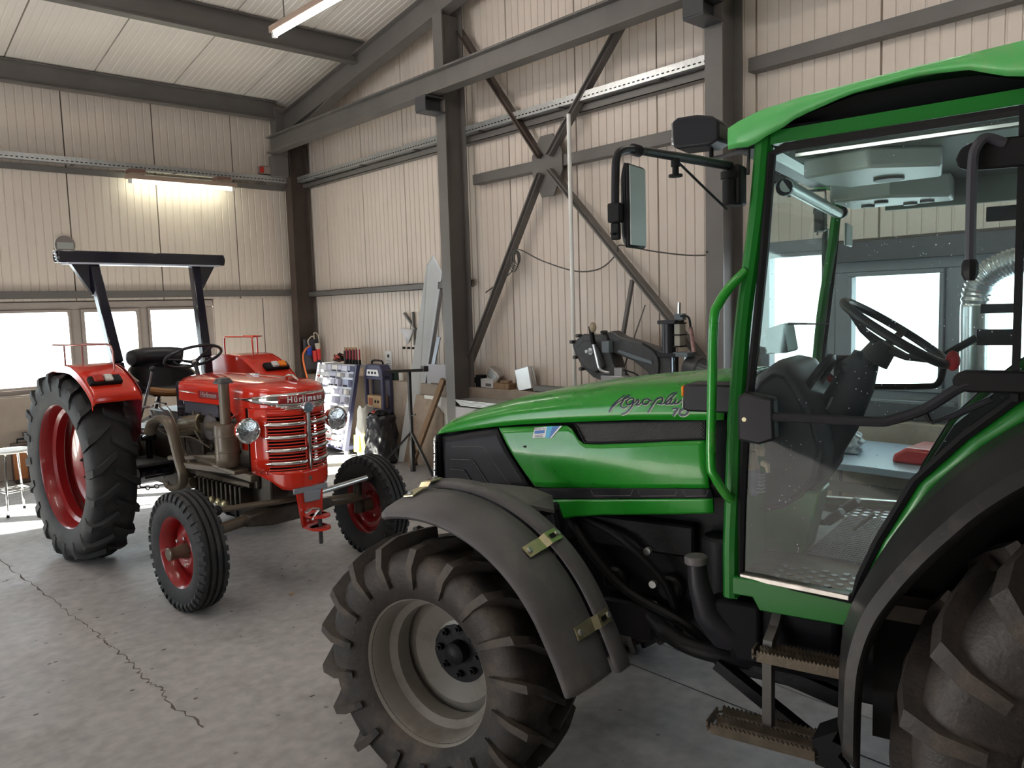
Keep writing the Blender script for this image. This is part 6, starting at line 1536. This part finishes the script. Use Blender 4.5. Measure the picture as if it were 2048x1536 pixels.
# chipboard panels, timber and steel plate by the first column
o = MB().prism([(7.90, 0), (6.98, 0), (7.02, .62), (7.30, .80), (7.78, .80)], 0, .018, 'x').build('chipboard_panel', PLY); o.location = (5.24, 0, 0); o.rotation_euler = (0, radians(6), 0)
tag(o, 'brown chipboard panel leaning on the low wall behind the tripod stand', 'board')
o = MB().prism([(7.38, 0), (6.86, 0), (6.86, .80), (7.38, .80)], 0, .012, 'x').build('white_board', WHITE); o.location = (5.32, 0, 0)
tag(o, 'white board behind the chipboard panel at the foot of the column', 'board')
o = MB().bar((5.08, 7.36, 0), (5.30, 6.98, 1.0), .07, .035, (1, 0, 0)).build('timber_plank', WOOD, smooth=0); tag(o, 'brown timber plank leaning against the wall beside the tripod stand', 'plank')
o = MB().b2((5.31, 6.80, .95), (5.318, 7.30, 1.16)).build('steel_plate', mat('raw_steel_plate', (.26, .24, .25), .4, metal=.5)); tag(o, 'raw grey steel plate on the ledge left of the first column', 'steel plate')
for (p0, p1) in (((5.40, 7.08, .95), (5.50, 6.90, 1.95)), ((5.43, 6.84, .95), (5.51, 6.80, 2.6))):
    o = MB().bar(p0, p1, .03, .03).build('steel_bar', STEELB, smooth=0); tag(o, 'dark steel bar leaning in the gap beside the first column', 'steel bar', 'steel bars leaning beside the first column')
# metal trays and profiles right of the first column
o = thing('sheet_stack', 'stack of bright folded sheets on the rack behind the green bonnet', 'metal sheets', (5.2, 5.75, .78))
for k in range(5): MB().box((0, -.1 + .02 * k, .012 * k), (.28, 1.5, .008)).build('folded_sheet', ALU if k % 2 else ZINC, o)
o = thing('steel_box_section', 'wide grey steel box section under the bright folded sheets', 'steel section', (5.2, 5.75, 0))
MB().b2((-.15, -.9, .60), (.15, .72, .765)).build('section', mat('raw_steel_plate', (.26, .24, .25), .4, metal=.5), o, bevel=.005)
for y_ in (-.7, .6): MB().b2((-.12, y_ - .03, 0), (.12, y_ + .03, .60)).build('rack_foot', STEELD, o)
# junk on the ledge
def ledge_thing(nm, lb, cat, y_, rz, build):
    o = thing(nm, lb, cat, (5.44, y_, PH), rz); build(o); return o
ledge_thing('metal_block', 'dark metal block on the ledge at the foot of the diagonal brace', 'metal block', 6.50, 0, lambda o: MB().b2((-.04, -.05, 0), (.04, .05, .13)).b2((-.05, .05, .04), (.03, .09, .10)).build('block', DARKM, o, bevel=.004))
def ab(o):
    MB().box((0, .0, .05), (.12, .20, .09)).build('carton_body', mat('carton_silver', (.62, .62, .64), .4), o, bevel=.004); MB().b2((-.061, -.07, .02), (-.0605, .02, .05)).build('carton_label', GREYP, o)
ledge_thing('silver_carton', 'small pale carton lying flat in front of the tilted cassette', 'carton', 6.34, 0, ab)
def tilt(o):
    MB().box((.03, 0, .13), (.08, .18, .12), R=Rx(.6).to_3x3()).build('cassette', mat('cassette_metal', (.40, .38, .36), .35, metal=.6, var=.2, vscale=20), o, bevel=.006)
    MB().box((-.012, 0, .13), (.008, .12, .07), R=Rx(.6).to_3x3()).build('cassette_cover', ALU, o)
ledge_thing('metal_cassette', 'tilted metal cassette stacked behind the pale carton on the ledge', 'metal cassette', 6.30, 0, tilt)
ledge_thing('timber_offcut', 'flat dark timber offcut on the ledge between the two metal pieces', 'timber', 6.12, 0, lambda o: MB().b2((-.06, -.12, 0), (.05, .12, .06)).b2((-.05, -.10, .06), (.02, .02, .09)).build('offcut', WOOD, o, bevel=.004))
def pk(o):
    for k in range(3): MB().box((.03 * k - .03, 0, .12), (.025, .20, .22), R=Rx(-.22).to_3x3()).build('heat_plate', [ALU, ZINC, ALU][k], o, bevel=.004)
ledge_thing('plate_bundle', 'bright bundle of metal plates standing on the ledge under the brace', 'metal plates', 5.80, 0, pk)
ledge_thing('u_channel', 'long grey steel channel lying along the ledge to the pole', 'steel channel', 5.32, 0, lambda o: MB().b2((-.04, -.34, 0), (.04, .34, .006)).b2((-.04, -.34, 0), (-.034, .34, .06)).b2((.034, -.34, 0), (.04, .34, .06)).build('channel', STEEL, o))
ledge_thing('small_black_clip', 'tiny black block on the ledge right of the white pole', 'block', 4.84, 0, lambda o: MB().b2((-.03, -.03, 0), (.03, .03, .05)).build('clip', SEAL, o))
o = thing('green_tin', 'small dark green tin on the ledge behind the T shaped stand', 'tin', (5.45, 8.22, PH)); MB().b2((-.04, -.12, 0), (.04, .12, .09)).build('tin_body', mat('tin_green', (.05, .09, .07), .4), o, bevel=.006)
o = thing('spray_bottle', 'small white bottle on the ledge beside the dark green tin', 'bottle', (5.45, 8.02, PH)); MB().lathe([(.001, 0), (.028, 0), (.03, .09), (.012, .11), (.012, .13), (.001, .13)], 16).build('bottle_body', WHITE, o)
# cable along the wall
CB = mat('cable_dark_grey', (.07, .065, .06), .5)
o = thing('wall_cable', 'thin dark cable drooping across the wall with a coil on the brace', 'cable', (0, 0, 0))
MB().tube(smoothpath([(5.50, 6.45, 1.93), (5.46, 6.2, 2.02), (5.38, 5.88, 2.14), (5.36, 5.80, 2.33), (5.42, 5.5, 2.20), (5.46, 5.1, 2.08), (5.46, 4.8, 2.09), (5.40, 4.56, 2.2), (5.38, 4.50, 2.27), (5.42, 4.2, 2.2), (5.46, 3.85, 2.14), (5.30, 3.5, 2.12), (5.10, 3.44, 2.13)], 5), .0065, 6).build('cable_run', CB, o)
for k in range(5):
    c = V((5.37, 5.80 + .01 * k, 2.25 - .008 * k)); r = .055 + .008 * k
    MB().tube([c + V((-.004 * k, r * .75 * cos(q), r * 1.2 * sin(q))) for q in [2 * pi * j / 20 for j in range(20)]], .005, 5, closed=True).build('coil_loop', CB, o)
# small black fixing on column two
# ---- band saw
BS = thing('band_saw', 'dark grey metal cutting band saw rising behind the green bonnet', 'band saw', (0, 0, 0))
SAW = mat('saw_hammer_grey', (.055, .057, .06), .38, var=.2, vscale=15, bump=.1, bscale=80)
def SY(px, py, x=5.2):   # position on the vertical plane of the saw, metres along the wall
    return None
# bow (front wheel housing), polygon in (y,z)
hs = [(4.90, 1.42), (4.84, 1.47), (4.76, 1.515), (4.60, 1.505), (4.52, 1.52), (4.50, 1.48), (4.47, 1.40), (4.42, 1.28), (4.40, 1.20), (4.33, 1.13), (4.52, 1.10), (4.66, 1.14), (4.78, 1.22), (4.86, 1.33)]
MB().prism(hs, 5.12, 5.26, 'x').build('wheel_housing', SAW, BS, bevel=.012, seg=2)
MB().prism([(4.82, 1.40), (4.74, 1.46), (4.62, 1.46), (4.55, 1.36), (4.50, 1.24), (4.60, 1.18), (4.72, 1.22), (4.80, 1.32)], 5.085, 5.13, 'x').build('housing_cover', SAW, BS, bevel=.015, seg=2)
for (y_, z_) in ((4.885, 1.445), (4.81, 1.50), (4.85, 1.31), (4.78, 1.21), (4.52, 1.53)): MB().cyl((5.09, y_, z_), (5.15, y_, z_), .016, n=10).build('housing_bolt', SAW, BS)
MB().cyl((5.05, 4.62, 1.37), (5.12, 4.62, 1.37), .030, n=14).cyl((5.02, 4.64, 1.37), (5.06, 4.64, 1.37), .015, n=10).build('tension_screw', ALU, BS)
MB().b2((5.06, 4.42, 1.36), (5.12, 4.50, 1.46)).build('guide_block', mat('block_blue_grey', (.14, .17, .19), .4), BS, bevel=.004)
# bow arm
MB().prism([(4.50, 1.53), (4.44, 1.54), (4.34, 1.49), (4.18, 1.455), (4.05, 1.42), (3.93, 1.385), (3.84, 1.35), (3.84, 1.14), (4.00, 1.12), (4.08, 1.21), (4.22, 1.295), (4.38, 1.34), (4.44, 1.36), (4.46, 1.45)], 5.13, 5.24, 'x').build('saw_bow', SAW, BS, bevel=.012, seg=2)
MB().prism([(4.38, 1.365), (4.36, 1.385), (4.20, 1.345), (4.02, 1.30), (4.01, 1.27), (4.20, 1.31)], 5.115, 5.135, 'x').build('bow_rib', mat('block_blue_grey', (.14, .17, .19), .4), BS, bevel=.003)
MTS = Matrix(((0, 0, -1, 5.127), (-1, 0, 0, 4.25), (0, 1, 0, 1.425), (0, 0, 0, 1))) @ Rz(-.20)
# vertical hydraulic head
MB().cyl((5.16, 3.88, 1.34), (5.16, 3.88, 1.62), .055, n=22).build('cylinder', mat('saw_black', (.02, .02, .025), .35), BS)
for z_ in (1.35, 1.61): MB().box((5.16, 3.86, z_), (.13, .17, .03)).build('cylinder_flange', mat('saw_black', (.02, .02, .025), .35), BS, bevel=.004)
MB().b2((5.12, 3.745, 1.42), (5.20, 3.80, 1.60)).build('gauge_window', mat('gauge_glass', (.33, .32, .27), .2), BS, bevel=.004)
for z_ in (1.42, 1.51, 1.60): MB().b2((5.11, 3.74, z_ - .005), (5.205, 3.805, z_ + .005)).build('gauge_bar', SEAL, BS)
MB().cyl((5.16, 3.78, 1.62), (5.16, 3.775, 1.76), .013, n=12).build('piston_rod', CHROME, BS)
MB().box((5.16, 3.77, 1.65), (.05, .08, .05)).build('valve_block', mat('block_blue_grey', (.14, .17, .19), .4), BS, bevel=.004)
MB().tube(smoothpath([(5.14, 3.75, 1.655), (5.13, 3.69, 1.655), (5.12, 3.655, 1.63), (5.12, 3.645, 1.56)], 4), .009, 8).build('lever_bend', DARKM, BS)
MB().cyl((5.12, 3.645, 1.57), (5.12, 3.615, 1.38), .015, .017, n=12).build('lever_grip', mat('grip_worn_red', (.28, .16, .15), .5, var=.5, vscale=25), BS)
MB().b2((5.10, 3.66, 1.34), (5.20, 3.80, 1.375)).build('cross_head', mat('block_blue_grey', (.14, .17, .19), .4), BS, bevel=.004)
for (y_, r_, m_) in ((3.90, .03, SAW), (3.84, .022, mat('rod_blue_steel', (.25, .30, .36), .25, metal=.8)), (3.72, .014, ALU)): MB().cyl((5.16, y_, 1.05), (5.16, y_, 1.36), r_, n=14).build('guide_rod', m_, BS)
MB().cyl((5.22, 3.74, 1.26), (5.22, 3.62, 1.23), .10, n=28).build('gearbox', SAW, BS, bevel=.01)
mo = MB().cyl((5.22, 3.64, 1.24), (5.22, 3.47, 1.19), .085, n=28).build('motor', mat('motor_green_grey', (.08, .10, .10), .4), BS, bevel=.012)
for k in range(9):
    q = -pi / 2 + (k - 4) * .33 + pi; c = V((cos(q), 0, sin(q))) * .088
    MB().bar(V((5.22, 3.62, 1.235)) + c, V((5.22, 3.49, 1.195)) + c, .006, .014, tuple(c)).build('motor_fin', SAW, mo)
MB().cyl((5.18, 3.72, 1.20), (5.16, 3.60, 1.05), .022, n=12).build('motor_strut', SAW, BS)
# handle crank
MB().bar((5.04, 4.60, 1.585), (5.04, 4.57, 1.43), .03, .035).build('crank_grip', SEAL, BS, bevel=.004)
MB().tube(smoothpath([(5.04, 4.58, 1.46), (5.04, 4.54, 1.32), (5.05, 4.52, 1.23), (5.07, 4.49, 1.20), (5.08, 4.43, 1.19)], 4), .012, 8).build('crank_arm', ALU, BS)
MB().ball((5.03, 4.565, 1.575), .033, 12, sc=(.8, 1, 1.3)).build('crank_knob', mat('knob_ivory', (.38, .30, .20), .3, coat=.5), BS)
MB().tube(smoothpath([(5.10, 4.42, 1.33), (5.08, 4.36, 1.24), (5.08, 4.22, 1.21), (5.08, 4.13, 1.18), (5.09, 4.09, 1.10)], 5), .006, 6).tube(smoothpath([(5.11, 4.1, 1.44), (5.10, 3.98, 1.38), (5.10, 3.93, 1.28), (5.10, 3.96, 1.08)], 5), .009, 6).build('coolant_hose', SEAL, BS)
MB().b2((5.04, 4.25, 1.12), (5.14, 4.50, 1.17)).b2((5.05, 4.28, 1.15), (5.10, 4.36, 1.24)).build('vice_jaw', ALU, BS, bevel=.004)
MB().cyl((5.06, 4.3, 1.10), (5.06, 3.98, 1.10), .02, n=12).build('vice_screw', ALU, BS)
MB().b2((5.0, 3.60, .60), (5.34, 4.55, 1.08)).b2((5.02, 3.65, 0), (5.32, 4.45, .60)).build('saw_stand', SAW, BS, bevel=.02)
BS.location = (0, -.045, 0)
# ---- behind the cab: duct, bench, red bonnet, plastic, box
o = thing('flexible_duct', 'silver corrugated exhaust duct bending down before the window', 'duct', (0, 0, 0))
DM = mat('duct_foil', (.60, .63, .66), .25, metal=.8)
P = smoothpath([(5.05, 1.60, .8), (5.05, 1.60, 1.4), (5.05, 1.60, 1.72), (5.05, 1.56, 1.84), (5.05, 1.46, 1.91), (5.05, 1.30, 1.94), (5.05, .9, 1.95)], 24)
rr_ = [.075 + (.004 * sin(i * 1.6) if 45 < i < 110 else 0) for i in range(len(P))]
MB().tube(P, rr_, 20).build('duct_tube', DM, o)
o = thing('work_bench', 'grey steel bench with light top seen through the cab glass', 'bench', (0, 0, 0))
MB().b2((4.45, .9, .76), (5.30, 2.55, .80)).build('bench_top', mat('bench_top_blue', (.30, .36, .45), .4), o, bevel=.004)
for (x, y_) in ((4.5, .95), (4.5, 2.5), (5.25, .95), (5.25, 2.5), (4.5, 1.7)): MB().b2((x - .025, y_ - .025, 0), (x + .025, y_ + .025, .76)).build('bench_leg', STEEL, o)
MB().b2((4.5, .95, .62), (4.53, 2.5, .68)).build('bench_rail', STEEL, o)
o = thing('red_machine_cover', 'red rounded machine cover lying on the bench by the window wall', 'machine cover', (4.80, 1.60, .80))
MB().prism([(-.30, 0), (-.285, .05), (-.22, .095), (.22, .095), (.285, .05), (.30, 0)], -.15, .15, 'x').build('cover', mat('cover_red', (.50, .03, .03), .3, coat=.3), o, bevel=.02, seg=3)
o = thing('white_box', 'small white cube shaped box on the front edge of the bench', 'box', (4.62, 1.55, .80)); MB().b2((-.05, -.06, 0), (.05, .06, .09)).build('box_body', WHITE, o, bevel=.003)
blob_bag('plastic_bundle', 'crumpled clear plastic bundle on the bench beside the red cover', 'plastic bag', (4.80, 2.25, .80), .3, .18, .22, .14, mat('crumpled_plastic', (.35, .38, .42), .25, bump=.6, bscale=20), 8, .22, .5)
# dirty glove hanging in the cab corner
o = thing('work_glove', 'dirty work glove hanging in the green cab door corner', 'glove', tuple(GT.matrix_basis @ V((1.075, .50, 1.16))), radians(105))
GLV = mat('glove_blue_grey', (.17, .17, .24), .8, var=.2, vscale=30); GLS = mat('glove_tan', (.40, .30, .22), .8, var=.2, vscale=20)
MB().tube([(0, 0, .085), (0, 0, .06), (0, 0, .03), (0, 0, .005), (0, 0, -.005)], [.030, .034, .034, .028, .012], 12, flat=.5).build('knit_cuff', GLV, o)
for k in range(6): MB().tube([(.033 * cos(q), .018 * sin(q), .012 + .011 * k) for q in [2 * pi * j / 16 for j in range(16)]], .0022, 5, closed=True).build('cuff_ridge', mat('glove_ridge', (.26, .26, .33), .8), o)
MB().tube([(.0, 0, .08), (.005, 0, .105), (.0, 0, .135)], [.032, .030, .022], 10, flat=.5).build('palm', GLS, o)
for k, (dx, ln) in enumerate(((-.022, .035), (-.008, .045), (.008, .042), (.020, .03))): MB().tube([(dx, .0, .125), (dx * 1.2, .008, .125 + ln * .6), (dx * 1.3, .018, .12 + ln * .5)], [.010, .009, .006], 7).build('finger', GLS, o)
MB().tube([(-.025, 0, .10), (-.042, .01, .095), (-.046, .014, .075)], [.010, .009, .006], 7).build('thumb', GLS, o)
# floor bits
for (x, y_, r_) in ((2.20, 4.55, .022), (5.0, 8.55, .05)):
    o = tag(MB().add([(x + r_ * cos(q), y_ + r_ * .6 * sin(q), .006 + .008 * (j % 2)) for j, q in enumerate((0, 1, 2, 3, 4.2, 5.2))], [(0, 1, 2, 3, 4, 5)]).build('dry_leaf' if r_ < .04 else 'paper_scrap', CARD if r_ < .04 else PAPER, smooth=0, solid=.003), 'small dry leaf on the concrete near the red tractor front wheel' if r_ < .04 else 'scrap of white paper on the floor before the trolley', 'leaf' if r_ < .04 else 'paper')
